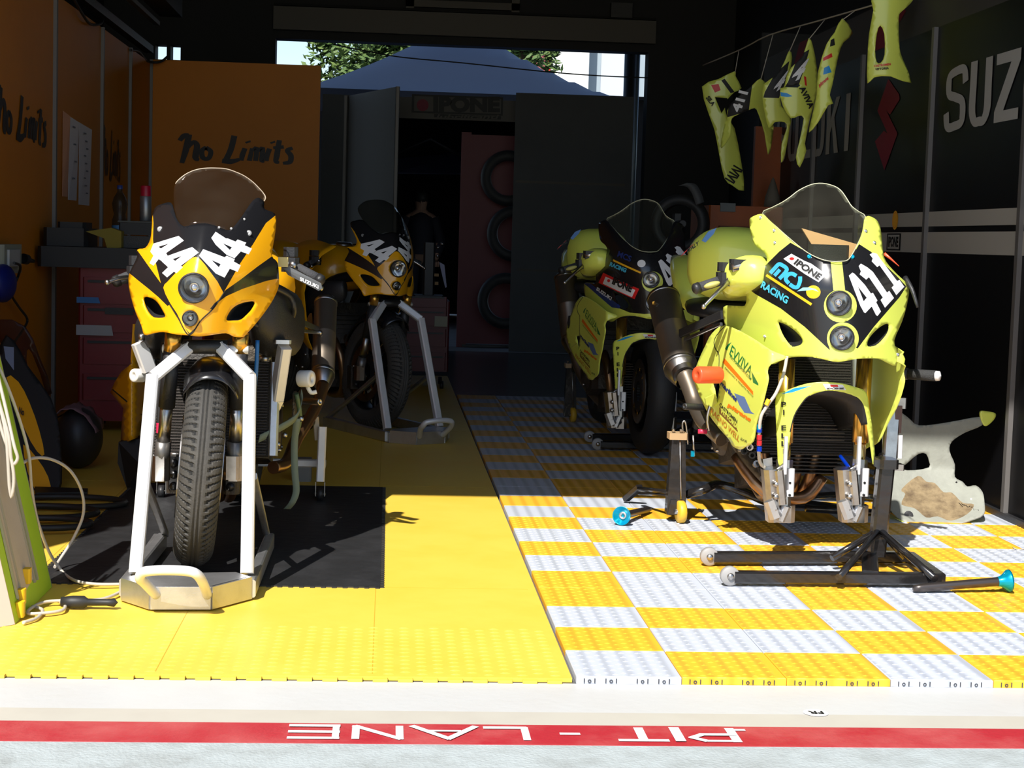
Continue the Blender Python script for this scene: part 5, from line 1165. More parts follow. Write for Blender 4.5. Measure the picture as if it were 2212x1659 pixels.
def swing_stand(label):
    s = empty('axle_stand', PZ(1470, 1130, 0), label, 'stand')
    Y = 2.18; top = P(1465, 950, Y + .02); bot = P(1462, 1080, Y + .02)
    b = MB(); b.slab([P(1452, 948, Y), P(1481, 948, Y), P(1482, 1110, Y), P(1440, 1110, Y)], (0, .05, 0), STBLK)
    b.slab([P(1450, 1080, Y - .01), P(1462, 1080, Y - .01), P(1462, 1112, Y - .01), P(1442, 1112, Y - .01)], (0, .04, 0), STBLK)
    b.tube([P(1469, 952, Y - .004), P(1471, 1078, Y - .004)], .0035, STEEL, 6); b.build('upright', s)
    b = MB(); b.box(P(1463, 941, Y + .02), (.066, .07, .024), mat('tan_pad', (.45, .30, .16), .5), bev=.004)
    for dx in (-.014, .014): b.lathe([(0, .0001), (0, .006), (-.012, .006)], P(1463, 934, Y) + Vector((dx, 0, 0)), (0, 0, -1), STEEL, 10)
    b.tube([P(1476, 935, Y), P(1474, 915, Y), P(1480, 910, Y), P(1484, 930, Y), P(1486, 960, Y)], .004, STEEL, 8, 3); b.build('support_pad', s)
    o = MB().lathe([(-.014, .0001), (-.014, .036), (-.009, .041), (.009, .041), (.014, .036), (.014, .0001)], Vector((PZ(1470, 1130, 0).x + .0, Y - .015, .0415)), (1, .12, 0), mat('yellow_caster', (.72, .42, .03), .45), 28).build('caster', s)
    MB().lathe([(-.024, .0001), (-.024, .008), (.024, .008), (.024, .0001)], Vector((PZ(1470, 1130, 0).x, Y - .015, .0415)), (1, .12, 0), STEEL, 12).build('caster_axle', o)
    MB().tube([P(1484, 1068, Y + .05), P(1520, 1058, 2.2), P(1545, 1047, 2.25), P(1575, 1052, 2.25), P(1620, 1068, 2.2), P(1665, 1085, 2.15), P(1745, 1090, 2.2), P(1830, 1100, 2.3)], .0165, STBLK, 16, 4).build('curved_tube', s)
    b = MB(); b.tube([P(1380, 1056, 2.5), P(1445, 1063, 2.25)], .009, STBLK, 10); b.tube([P(1380, 1066, 2.5), P(1445, 1070, 2.25)], .006, STBLK, 10)
    b.bar(P(1382, 1052, 2.55), P(1352, 1078, 2.62), .03, .022, STBLK); b.each('foot_bar', s)
    b = MB(); b.tube([P(1740, 1072, 2.4), P(1830, 1068, 2.5), P(1890, 1075, 2.5)], .012, STBLK, 10, 3); b.tube([P(1740, 1098, 2.1), P(1900, 1108, 2.1)], .014, STBLK, 10); b.each('rear_tube', s)
    return s
u1 = swing_stand('black swingarm stand with yellow caster left of the sunlit lime motorcycle')
u2 = copy_tree(u1, None, ('foot_bar', 'rear_tube', 'curved_tube')); u2.location = PZ(1237, 912, 0); u2['label'] = 'black swingarm stand with tan pad beside the shaded lime motorcycle'
# silver rear stand of the orange motorcycle
s = empty('swingarm_stand', (-.70, 2.62, MZ), 'silver rear stand with small caster behind the sunlit orange motorcycle', 'stand')
for sx in (1, -1):
    x = -.70 if sx == 1 else -1.30; q = P(695, 1060, 2.6); xo = x - (-.70)
    b = MB(); a_, c_ = P(697, 922, 2.60), P(692, 1040, 2.58); b.bar(a_ + Vector((xo, 0, 0)), c_ + Vector((xo, 0, 0)), .032, .03, ALUW, up=(0, 1, 0)); b.bar(P(682, 900, 2.62) + Vector((xo, 0, 0)), P(686, 950, 2.62) + Vector((xo, 0, 0)), .022, .03, mat('cream_paint', (.5, .42, .3), .5), up=(0, 1, 0)); b.build('side_arm', s)
    c = Vector((c_.x + xo, 2.58, MZ + .026)); o = MB().lathe([(-.011, .0001), (-.011, .024), (.011, .024), (.011, .0001)], c, (1, 0, 0), CARB, 22).build('caster', s)
    b = MB(); 
    for dx in (-.017, .017): b.box(c + Vector((dx, 0, .02)), (.003, .02, .055), STEEL)
    b.tube([c + Vector((-.022, 0, 0)), c + Vector((.022, 0, 0))], .006, STEEL, 10); b.build('caster_fork', o)
MB().bar((-1.30, 2.70, .12), (-.70, 2.70, .12), .03, .03, ALUW).build('cross_bar', s)
for x in (-1.30, -.70): MB().bar((x + .0, 2.58, .12), (x, 2.72, .12), .03, .03, ALUW).build('side_bar', s)

# tie-down strap
STR = mat('green_grey_webbing', (.16, .20, .15), .8)
def ribbon(mb, path, w_, d, m, t=.002):
    p = catmull([Vector(q) for q in path], 5); d = Vector(d).normalized() * w_ / 2; v3 = []; tr = []
    for q in p: v3 += [q - d, q + d]
    for i in range(len(p) - 1): a = 2 * i; tr += [(a, a + 1, a + 3), (a, a + 3, a + 2)]
    return solid(mb, v3, tr, [m] * len(tr), t, m)
b = MB(); ribbon(b, [P(560, 948, 1.40), P(600, 928, 1.45), P(640, 902, 1.55), P(652, 870, 1.6), P(650, 850, 1.62)], .026, (.2, 0, 1), STR); ribbon(b, [P(642, 905, 1.56), P(636, 960, 1.6), P(637, 1020, 1.6), P(640, 1060, 1.6), P(632, 1085, 1.6), P(620, 1100, 1.62)], .022, (1, .1, 0), STR)
tag(b.build('strap'), 'grey-green webbing strap hanging from the right side of the sunlit orange motorcycle', 'strap')
b = MB().box(P(654, 1012, 3.0) + Vector((0, 0, .0)), (.055, .1, .08), mat('grey_plastic_box', (.2, .2, .2), .5), bev=.005); c = P(654, 1020, 3.0)
b = MB().box((c.x, 3.12, MZ + .045), (.06, .1, .09), mat('grey_plastic_box', (.2, .2, .2), .5), bev=.008); tag(b.build('small_box'), 'small grey box on the yellow mat behind the hanging strap', 'box')

# ================================================================ AXLE TOOLS
def axle(a, c, label):
    a = Vector(a); c = Vector(c); d = (c - a).normalized(); L = (c - a).length
    s = empty('wheel_axle', (a.x, a.y, 0), label, 'axle')
    MB().lathe([(0, .0001), (0, .009), (.02, .0115), (.03, .0125), (L, .0135)], a, d, mat('axle_steel', (.10, .085, .08), .35, .8), 22).build('shaft', s)
    f = MB().lathe([(-.008, .014), (.004, .017), (.014, .024), (.024, .033), (.030, .034), (.027, .031), (.016, .02), (.010, .012), (.010, .0001)], c, d, ANOB, 32).build('flared_cap', s)
    MB().lathe([(.010, .006), (.018, .007), (.018, .014), (.008, .015)], c, d, ALU, 20).build('end_nut', f)
a = PZ(1403, 1100, .014); c = PZ(1348, 1113, .034); axle(a, c, 'steel wheel axle with a blue cap lying left of the lime motorcycle, in the sun')
a = PZ(1973, 1271, .014); c = PZ(2160, 1256, .034); axle(a, c, 'steel wheel axle with a blue cap lying right of the black lift stand')

# ================================================================ BELLY PAN
bp = empty('belly_pan', PZ(2000, 1135, 0), 'grey unpainted belly fairing with a lime wing tip leaning by the right wall', 'fairing')
FIB = mat('raw_fibreglass', (.30, .31, .27), .6, bump=.2, bscale=40, dirt=.5, dscale=9, dcol=(.18, .18, .16)); STN = mat('oil_stained_fibreglass', (.27, .20, .11), .65, bump=.3, bscale=50, dirt=1., dscale=20, dcol=(.10, .065, .035))
K5, X5, Y5 = .4123, 1300, 760
po = sm2(zc([(1500, 290), (1600, 340), (1660, 385), (1800, 372), (1990, 340), (1992, 385), (1900, 425), (1835, 470), (1822, 520), (1850, 590), (1850, 655), (1890, 680), (1915, 705), (1960, 700), (1995, 735), (2005, 790), (2002, 850), (1940, 880), (1860, 905), (1760, 915), (1640, 910), (1570, 880), (1510, 820), (1490, 740), (1480, 620), (1470, 450)], X5, Y5, K5), 3)
hh = sm2(zc([(1572, 615), (1610, 575), (1660, 535), (1700, 535), (1715, 575), (1715, 605), (1640, 620)], X5, Y5, K5), 2)
def pf(px, py, e=0):
    v = (py - 880) / 260; u = (px - 2010) / 130
    y = 2.52 - .02 * v
    if py > 1010: y -= .22 * min(1, (py - 1010) / 120) ** 1.4
    y -= .05 * abs(u) ** 2 * max(0, min(1, (py - 980) / 80)); return P(px, py, y - e)
zs = sm2(zc([(1655, 650), (1700, 680), (1745, 688), (1790, 735), (1835, 738), (1890, 790), (1950, 800), (1915, 850), (1830, 885), (1760, 862), (1700, 868), (1640, 820), (1570, 800), (1590, 745), (1570, 720)], X5, Y5, K5), 3)
b = MB(); sheet(b, po, pf, FIB, 7, [hh], [(zs, STN)], t=.004, back=LIME)
q = pf(X5 + 1608 * K5, Y5 + 857 * K5, .003); b.lathe([(0, .0001), (.001, .012), (0, .018)], q, (0, -1, .4), CARB, 16)
for i in range(9): p_ = pf(X5 + (1870 + i * 13) * K5, Y5 + (790 + i * 5) * K5, .003); q_ = pf(X5 + (1890 + i * 10) * K5, Y5 + (800 + i * 3 + random.uniform(-10, 12)) * K5, .003); b.tube([p_, q_], .0009, DRK, 4)
for p_ in ((1858, 684), (1935, 772)): b.ell(pf(X5 + p_[0] * K5, Y5 + p_[1] * K5, .001), (.004, .004, .004), DRK if p_[0] < 1900 else WHT, n=6, seg=8)
b.build('pan', bp)
tp = sm2(zc([(1985, 312), (2020, 312), (2062, 322), (2060, 348), (2030, 380), (2005, 388), (1985, 350)], X5, Y5, K5), 3); b = MB(); sheet(b, tp, lambda x, y: pf(x, y, .004), LIME, 5, t=.01); b.build('wing_tip', bp)
b = MB(); rim = [(1560, 880), (1600, 900), (1640, 912), (1700, 920), (1760, 920), (1840, 910)]; lo = [pf(X5 + a_ * K5, Y5 + c_ * K5, .0) for a_, c_ in rim]; l2 = [Vector((q.x, q.y + .06, max(.004, q.z - .035))) for q in lo]
tr = []; n = len(rim)
for i in range(n - 1): tr += [(i, i + 1, n + i + 1), (i, n + i + 1, n + i)]
solid(b, lo + l2, tr, [ORS if i > 3 else LIME for i in range(len(tr))], .003, LIME); b.build('painted_edge', bp)
b = MB(); c = PZ(2105, 1110, .02)
for k, (rx, ry) in enumerate(((.13, .13), (.15, .12))):
    pts = [Vector((c.x - .09 + rx * math.cos(t), c.y + .16 + ry * math.sin(t) * 1.1, .014 + .02 * k + (.03 if k else .02) * (1 + math.sin(t)) * .5)) for t in [PI * 2 * i / 20 for i in range(21)]]
    b.tube(pts, .0125, CABB, 12, 2)
tag(b.build('hose_coil'), 'thick black hose coiled on the tiles behind the grey belly fairing', 'hose')
b = MB().tube([PZ(2188, 1183, .003), PZ(2198, 1187, .003), PZ(2214, 1186, .003), PZ(2240, 1184, .003)], .002, CABG, 6, 3); tag(b.build('wire'), 'short thin wire lying on the tiles at the right edge', 'wire')

# ================================================================ LEFT FOREGROUND
LB = mat('lime_tape', (.42, .65, .02), .5); BGE = mat('beige_board', (.50, .43, .36), .6, dirt=.2); PNK = mat('pale_wood_edge', (.68, .56, .50), .6)
A = PZ(33, 1348, MZ + .001); B_ = PZ(112, 1268, MZ + .001); T = P(-6, 745, B_.y); V_ = (T - B_) * 1.25; hz = (B_ - A)
pb_ = empty('sign_board', (A.x - .05, A.y, MZ), 'leaning board edged in lime tape with beige face at the left edge', 'board')
nv = hz.cross(V_).normalized(); nv = nv if nv.x > 0 else -nv
def bfm(u, v, e=0): return A + hz * u + V_ * v + nv * e
b = MB(); b.slab([bfm(0, 0), bfm(1, 0), bfm(1, 1), bfm(0, 1)], -nv * .035, LB); b.build('frame', pb_)
b = MB(); b.slab([bfm(.16, .05, .001), bfm(.62, .075, .001), bfm(.62, 1, .001), bfm(.16, 1, .001)], nv * .002, BGE)
for u in (.13, .22, .58, .655): b.slab([bfm(u, .06, .001), bfm(u + .02, .06, .001), bfm(u + .02, 1, .001), bfm(u, 1, .001)], nv * .006, mat('beige_rail', (.38, .35, .26), .6))
b.slab([bfm(1.0, .0, -.036), bfm(1.0, .0, .0), bfm(1.0, 1, .0), bfm(1.0, 1, -.036)], hz.normalized() * .006, mat('grey_edge', (.25, .27, .22), .6))
b.build('face', pb_)
fe = PZ(-60, 1365, MZ + .001); b = MB(); b.slab([A + Vector((-.0, -.004, 0)), fe, fe + V_ * .98, A + Vector((0, -.004, 0)) + V_ * .98], (0, .03, 0), PNK); b.build('front_edge', pb_)
b = MB()
for u, v in ((.42, .10), (.12, .03), (.2, .06)): b.box(bfm(u, v, .006), (.022, .03, .04), mat('yellow_tape', (.80, .50, .01), .5), bev=.004)
b.each('tape_patch', pb_)
b = MB()
def cab(pts, r=.0045, m=CABG, mb=None): (mb or b).tube(pts, r, m, 10, 5)
cab([PZ(265, 1262, .004), PZ(210, 1262, .006), PZ(165, 1255, .01), P(135, 1235, 1.15), P(105, 1190, 1.1), P(80, 1120, 1.02), P(68, 1050, .98), P(62, 980, .95), P(40, 900, .92), P(10, 820, .90), P(-20, 760, .9)])
tag(b.build('power_cable'), 'grey cable climbing from the stand up the lime edged board', 'cable'); b = MB()
cab([PZ(118, 1225, .01), P(135, 1200, 1.2), P(160, 1160, 1.22), P(180, 1110, 1.22), P(176, 1060, 1.2), P(150, 1015, 1.15), P(110, 992, 1.08), P(70, 990, 1.0), P(42, 1005, .92), P(30, 1010, .90)])
tag(b.build('power_cable'), 'grey cable arching in a wide loop right of the lime edged board', 'cable'); b = MB()
cab([PZ(265, 1276, .004), PZ(235, 1290, .004), PZ(205, 1296, .006), PZ(150, 1297, .008), PZ(100, 1300, .006), PZ(70, 1312, .003), PZ(60, 1325, .003), PZ(100, 1324, .003), PZ(135, 1318, .003), PZ(140, 1306, .003), PZ(125, 1298, .004)])
cab([PZ(70, 1310, .0), PZ(92, 1318, .0), PZ(80, 1335, .0), PZ(50, 1345, .0)]); b.lathe([(0, .0001), (0, .013), (.03, .017), (.06, .017), (.07, .010), (.12, .009), (.14, .012), (.15, .0001)], PZ(132, 1300, .012), (1, 0, 0), CABB, 14)
tag(b.build('extension_lead'), 'grey extension lead with black taped connector lying on the sunlit yellow mat', 'cable'); b = MB()
for k in range(2): cab([P(-10 - k * 6, 790 + 60 * k, .66), P(12 - k * 8, 880 + 50 * k, .64), P(30 - k * 6, 960 + 30 * k, .62), P(38 - k * 8, 990 + 50 * k, .62), P(26 - k * 4, 1000 + 70 * k, .62), P(18 - 5 * k, 940, .62), P(-5, 860, .64)])
tag(b.build('cable_bundle'), 'bundle of grey cables hanging over the face of the lime edged board', 'cable')
# things in the shade on the left
fb = empty('spare_fairing', PZ(75, 1068, 0), 'orange and black spare fairing leaning against the left wall, with a tinted screen', 'fairing')
def fy(px, py, e=0): return P(px, py, 3.05 - .35 * (py - 740) / 330 - e)
b = MB(); sheet(b, sm2([(0, 745), (30, 735), (60, 790), (110, 860), (128, 930), (132, 1040), (110, 1068), (70, 1066), (20, 1040), (0, 960)], 2), fy, mat('matt_black_fairing', (.006, .006, .007), .6), 10, [], [(sm2([(14, 815), (40, 825), (64, 870), (85, 930), (96, 982), (80, 975), (50, 920)], 2), YEL), (sm2([(50, 960), (80, 990), (104, 1030), (108, 1064), (78, 1060), (60, 1020)], 2), YEL), ([(8, 748), (30, 750), (30, 800), (12, 775)], mat('pale_blue_reflector', (.2, .24, .35), .4))], t=.02); b.build('panel', fb)
b = MB(); sheet(b, sm2([(0, 690), (55, 705), (85, 770), (112, 850), (60, 850), (20, 760), (0, 740)], 2), lambda x, y: P(x, y, 3.25), glassy('tinted_screen', (.5, .3, .2), .05), 12, [sm2([(58, 758), (70, 765), (98, 845), (80, 850), (60, 800)], 2)], t=.003); b.build('screen', fb)
text(b2 := MB(), 'No', lambda u, v: fy(40 + 12 * u, 893 - 16 * v + 6 * u, .01), INKB, shear=.3, bold=.03); b2.build('lettering', fb)
c = PZ(170, 1015, 0); dm = empty('round_tub', (c.x, c.y, MZ), 'dark round tub with a pinkish cloth draped on it before the red cabinet', 'tub')
R_ = P(222, 950, 3.35).x - P(170, 950, 3.35).x; cc = P(170, 945, 3.35)
b = MB(); b.ell((cc.x, cc.y, cc.z), (R_, .12, cc.z - MZ), mat('dark_tub', (.03, .028, .03), .45), n=16, seg=28); b.build('shell', dm)
b = MB(); v3 = []; tr = []; N = 14
for i in range(N + 1):
    a_ = PI * (.08 + .62 * i / N)
    for j in range(6):
        v = j / 5; rr = 1.03 + .05 * math.sin(i * 1.7 + j) * (.4 + v); v3.append(Vector((cc.x - math.cos(a_ + .25) * -R_ * rr * 1.0, cc.y - .1 + .22 * v, cc.z + math.sin(a_) * (cc.z - MZ) * rr)))
for i in range(N):
    for j in range(5): q = i * 6 + j; tr += [(q, q + 1, q + 7), (q, q + 7, q + 6)]
solid(b, v3, tr, [mat('pinkish_cloth', (.22, .12, .14), .8)] * len(tr), .004, MATS['pinkish_cloth']); b.build('cloth', dm)
# red cabinet
cab_ = empty('tool_cabinet', (-1.83, 4.9, MZ), 'red tool cabinet with white and blue stickers against the left wall', 'cabinet')
p0 = PZ(166, 930, 0); x0 = p0.x; y0 = p0.y; x1 = x0 + .62
MB().box(((x0 + x1) / 2, y0 + .24, .40 + .03), (x1 - x0, .46, .76), REDB, bev=.01).build('body', cab_)
b = MB(); 
def fq(px0, py0, px1, py1, m, mb, e=.004): 
    p = P(px0, py0, y0); q = P(px1, py1, y0); mb.add([(p.x, y0 + .006 - e, p.z), (q.x, y0 + .006 - e, p.z), (q.x, y0 + .006 - e, q.z), (p.x, y0 + .006 - e, q.z)], [(0, 1, 2, 3)], m)
for z in (.22, .40, .56, .70):
    o = MB().box(((x0 + x1) / 2, y0 + .004, z), (x1 - x0 - .05, .014, .13), REDB, bev=.006).build('drawer', cab_)
    MB().box(((x0 + x1) / 2, y0 - .008, z + .045), (x1 - x0 - .1, .012, .012), CARB).build('handle', o)
b = MB(); ST1 = mat('white_torn_sticker', (.32, .31, .32), .6)
for r_, m_ in (((166, 701, 246, 725), ST1), ((167, 641, 218, 655), mat('blue_sticker_shade', (.02, .13, .35), .5)), ((228, 664, 290, 680), CARB)):
    p = P(r_[0], r_[1], y0); q = P(r_[2], r_[3], y0); b.slab([(p.x, y0 - .018, q.z), (q.x + .0, y0 - .018, q.z), (q.x - .01, y0 - .018, p.z), (p.x, y0 - .018, p.z)], (0, .001, 0), m_)
b.each('sticker', cab_)
for dx in (.06, .56):
    for dy in (.06, .4): MB().lathe([(-.012, .0001), (-.012, .028), (.012, .028), (.012, .0001)], (x0 + dx, y0 + dy, MZ + .028), (1, 0, 0), CARB, 16).build('caster', cab_)
ztop = .81 + .002
p = P(115, 590, y0 - .05); TR = mat('black_tray', (.010, .010, .012), .5)
b = MB(); b.box((x0 + .24, y0 + .2, ztop + .05), (.86, .5, .10), TR, bev=.02); tag(b.build('tool_tray'), 'wide black tool tray lying on top of the red cabinet', 'tray')
zt = ztop + .102
q = P(145, 520, y0 + .1); b = MB().box((q.x + .0, y0 + .2, zt + .045), (.22, .3, .09), TR, bev=.02).box((q.x + .02, y0 + .2, zt + .105), (.14, .2, .03), TR, bev=.015); tag(b.build('case'), 'black case with stepped lid at the left end of the tool tray', 'case')
q = P(300, 520, y0 + .1); b = MB().box((q.x - .02, y0 + .2, zt + .03), (.22, .3, .06), CARB, bev=.015).box((q.x, y0 + .2, zt + .095), (.19, .26, .06), TR, bev=.006).box((q.x, y0 + .2, zt + .13), (.20, .27, .008), mat('tray_rim', (.05, .055, .05), .5)); tag(b.build('case'), 'black box with a grey rim under the red capped spray can', 'case')
YR = mat('yellow_rag', (.22, .17, .02), .8); q = P(215, 510, y0); b = MB(); 
b.slab([P(185, 500, y0 - .02), P(240, 492, y0 - .02), P(262, 500, y0 - .02), P(262, 535, y0 - .02), P(232, 538, y0 - .02), P(225, 515, y0 - .02)], (0, .1, 0), YR); tag(b.build('rag'), 'yellow rag lying between the two black boxes on the cabinet', 'rag')
# bottle and can
q = P(258, 505, y0 + .12); bt = empty('water_bottle', (q.x, y0 + .12, q.z), 'clear plastic bottle with a blue label band standing on the cabinet', 'bottle')
hb = P(258, 400, y0 + .12).z - q.z; g = glassy('bottle_plastic', (.45, .5, .6), .05)
MB().lathe([(0, .0001), (0, .036), (.02, .038), (hb * .28, .037), (hb * .4, .028), (hb * .5, .034), (hb * .62, .038), (hb * .74, .030), (hb * .86, .013), (hb * .92, .012)], q, (0, 0, 1), g, 28).build('body', bt)
MB().lathe([(hb * .92, .014), (hb, .014), (hb, .0001)], q, (0, 0, 1), NAVY, 18).build('cap', bt)
MB().lathe([(.0, .0385), (.042, .0388)], q, (0, 0, 1), mat('blue_label', (.04, .16, .35), .5), 28).build('label_band', bt)
q = P(314, 480, y0 + .2); q.z = zt + .1355; hc = P(314, 401, y0 + .2).z - q.z; sc_ = empty('spray_can', (q.x, q.y, q.z), 'silver spray can with a red cap standing on the grey rimmed box', 'can')
MB().lathe([(0, .0001), (0, .027), (.004, .029), (hc * .68, .029), (hc * .72, .024)], q, (0, 0, 1), mat('can_silver', (.30, .30, .31), .35, .7), 28).build('body', sc_)
MB().lathe([(hc * .70, .026), (hc * .98, .026), (hc, .024), (hc, .0001)], q, (0, 0, 1), mat('can_red', (.42, .005, .03), .4), 24).build('cap', sc_)
# socket and plug on the left wall
q = PX(10, 558, LX + .002); so_ = empty('wall_socket', q, 'white socket box on the left orange wall with a black plug in it', 'socket')
MB().box(q + Vector((.03, -.1, -.0)), (.06, .36, .13), mat('socket_grey', (.30, .30, .24), .5), bev=.008).build('housing', so_); MB().box(q + Vector((.066, -.12, .005)), (.012, .22, .075), mat('socket_white', (.45, .44, .44), .5), bev=.004).build('cover', so_)
o = MB().lathe([(0, .024), (.03, .024), (.05, .012), (.09, .008), (.09, .0001)], q + Vector((.07, .06, 0)), (.35, 1, -.15), CABB, 16).build('plug', so_)
b = MB(); b.ell(PX(6, 612, LX + .06), (.055, .13, .085), mat('blue_plug', (.005, .012, .16), .5)); tag(b.build('blue_plug'), 'rounded blue plug hanging just below the wall socket', 'plug')
b = MB().tube([PX(30, 568, LX + .12), PX(44, 575, LX + .1), PX(38, 600, LX + .06), PX(24, 632, LX + .05), PX(40, 662, LX + .04), PX(59, 690, LX + .04), PX(48, 715, LX + .04), PX(30, 745, LX + .04), PX(32, 790, LX + .05)], .006, CABB, 8, 5); tag(b.build('thin_cord'), 'thin black cord running down the left orange wall from the socket', 'cord')
b = MB().tube([PX(150, -20, LX + .03), PX(178, 30, LX + .03), PX(195, 52, LX + .03), PX(216, 52, LX + .03), PX(222, 45, LX + .03)], .008, CABB, 8, 4); tag(b.build('wall_cable'), 'black cable sagging over the top of the nearer orange wall panel', 'cable')
b = MB().tube([P(281, 108, 7.5), P(300, 112, 8), P(318, 132, 8.35), P(345, 134, 8.42), P(362, 122, 8.46)], .009, CABB, 8, 4); tag(b.build('wall_cable'), 'black cable sagging over the top corner of the orange partition board', 'cable')
# orange panel and tyre behind the front stand
op = empty('fairing_panel', PZ(275, 1000, 0), 'orange angular side fairing panel standing left of the front head stand', 'fairing')
b = MB(); ff = lambda x, y: P(x, y, 2.75 + .3 * abs(x - 285) / 60); sheet(b, [(290, 700), (318, 700), (320, 905), (308, 898), (298, 945), (260, 960), (262, 925), (266, 882), (238, 847), (248, 825), (262, 803), (285, 785)], ff, YEL, 10, t=.006, back=CARB); b.tube([ff(244, 842), ff(275, 868), ff(305, 896)], .003, DRK, 6); b.build('shell', op)
q = P(280, 950, 2.85); MB().slab([P(256, 955, 2.8), P(302, 948, 2.8), P(304, 1005, 2.75), Vector((P(300, 1000, 2.8).x, 2.8, MZ)), Vector((P(275, 1000, 2.8).x, 2.8, MZ)), P(254, 1000, 2.8)], (0, .14, 0), mat('matt_black_fairing', (.006, .006, .007), .6)).build('lower_panel', op)
b = MB()
for k, (x, y, rx, ry) in enumerate(((-1.62, 2.35, .22, .12), (-1.66, 2.1, .20, .13), (-1.6, 1.85, .16, .10))):
    b.tube([(x + rx * math.cos(t), y + ry * math.sin(t), .008 + .004 * k) for t in [2 * PI * i / 24 for i in range(25)]], .011, CABB, 8)
tag(b.build('cable_coil'), 'black cable coils on the shaded yellow mat behind the lime edged board', 'cable')
b = MB().slab([PZ(75, 1062, .0), PZ(190, 1066, .0), PZ(188, 1074, .0), PZ(78, 1076, .0)], (0, 0, .02), TR); tag(b.build('flat_case'), 'flat black case lying on the mat below the spare fairing', 'case')

# ================================================================ BACK THINGS
TRD = mat('dark_trolley_red', (.10, .003, .009), .45)
rc = empty('tool_trolley', (P(915, 800, 7.5).x, 7.7, GZ), 'red tool trolley with a white label at the back by the partition', 'trolley')
b = MB(); p = P(868, 655, 7.46); q = P(972, 650, 7.46); b.box(((p.x + q.x) / 2, 7.7, (p.z + .09) / 2 + .02), (q.x - p.x, .48, p.z - .09), TRD, bev=.01); b.build('body', rc)
for z in (.18, .34, .48, .58): o = MB().box(((p.x + q.x) / 2, 7.452, z), (q.x - p.x - .04, .012, .12 if z < .5 else .07), TRD, bev=.005).build('drawer', rc); MB().box(((p.x + q.x) / 2, 7.442, z + .03), (q.x - p.x - .08, .012, .01), CARB).build('handle', o)
p_ = P(939, 683, 7.43); q_ = P(966, 706, 7.43); MB().slab([(p_.x, 7.435, q_.z), (q_.x, 7.435, q_.z), (q_.x, 7.435, p_.z), (p_.x, 7.435, p_.z)], (0, .002, 0), mat('cream_label', (.3, .28, .2), .6)).build('label_plate', rc)
for dx in (.04, -.04 + q.x - p.x):
    for y in (7.52, 7.88): MB().lathe([(-.012, .0001), (-.012, .03), (.012, .03), (.012, .0001)], (p.x + dx, y, GZ + .031), (1, 0, 0), CARB, 14).build('caster', rc)
zt2 = p.z - .01; b = MB(); 
tw_ = empty('motorcycle_parts_rack', (P(930, 640, 7.8).x, 7.8, zt2), 'dark rack of small parts standing on the red tool trolley at the back', 'rack')
MB().box((P(925, 640, 7.8).x, 7.8, zt2 + .03), (.2, .3, .06), CARB, bev=.01).build('base', tw_); MB().bar((P(925, 640, 7.8).x, 7.8, zt2 + .05), (P(925, 640, 7.8).x, 7.8, zt2 + .42), .08, .08, CARB).build('upright', tw_)
MB().slab([P(949, 566, 7.7), P(960, 572, 7.7), P(965, 620, 7.7), P(962, 622, 7.7), P(954, 590, 7.7)], (0, .02, 0), mat('blue_white_lever', (.18, .19, .33), .4)).build('lever', tw_)
MB().box(P(943, 594, 7.7), (.03, .03, .02), mat('amber_part', (.25, .12, .01), .5)).box(P(943, 612, 7.7), (.025, .03, .02), MATS['amber_part']).each('amber_piece', tw_)
for p_ in ((946, 535), (955, 527), (945, 553)): MB().ell(P(*p_, 7.7), (.012, .012, .012), STEEL, n=8, seg=12).build('bright_fitting', tw_)
# orange workbench on the right
OB = mat('orange_bench_paint', (.36, .075, .006), .45, dirt=.3)
ob = empty('workbench', (1.62, 6.3, GZ), 'orange metal workbench behind the lime motorcycles', 'workbench')
a_ = P(1532, 442, 6.0); c_ = P(1700, 445, 6.0); x0b = a_.x; x1b = min(c_.x, 1.86)
MB().box(((x0b + x1b) / 2, 6.3, 1.0), (x1b - x0b, .6, .5), OB, bev=.01).build('cabinet', ob); MB().box(((x0b + x1b) / 2, 5.985, .98), (x1b - x0b - .12, .02, .3), mat('bench_recess', (.10, .02, .003), .6)).build('front_panel', ob)
for x in (x0b + .03, x1b - .03):
    for y in (6.04, 6.56): MB().bar((x, y, GZ), (x, y, .76), .05, .05, OB).build('leg', ob)
MB().box((P(1573, 447, 5.98).x, 5.99, P(1573, 448, 5.98).z), (.09, .01, .05), mat('bench_label', (.16, .17, .17), .6)).build('label_plate', ob)
b = MB(); q = P(1668, 390, 6.4); b.box((q.x, 6.45, 1.5), (.22, .05, .5), OB); tag(b.build('upright_locker'), 'narrow orange upright standing on the workbench against the wall', 'locker')
q = P(1672, 415, 6.2); b = MB().lathe([(0, .0001), (0, .05), (.06, .045), (.12, .025), (.16, .012), (.18, .0001)], (q.x - .02, 6.15, 1.252), (0, 0, 1), mat('pale_sack', (.15, .13, .10), .8), 16); tag(b.build('funnel'), 'pale funnel shaped bag standing on the orange workbench', 'bag')
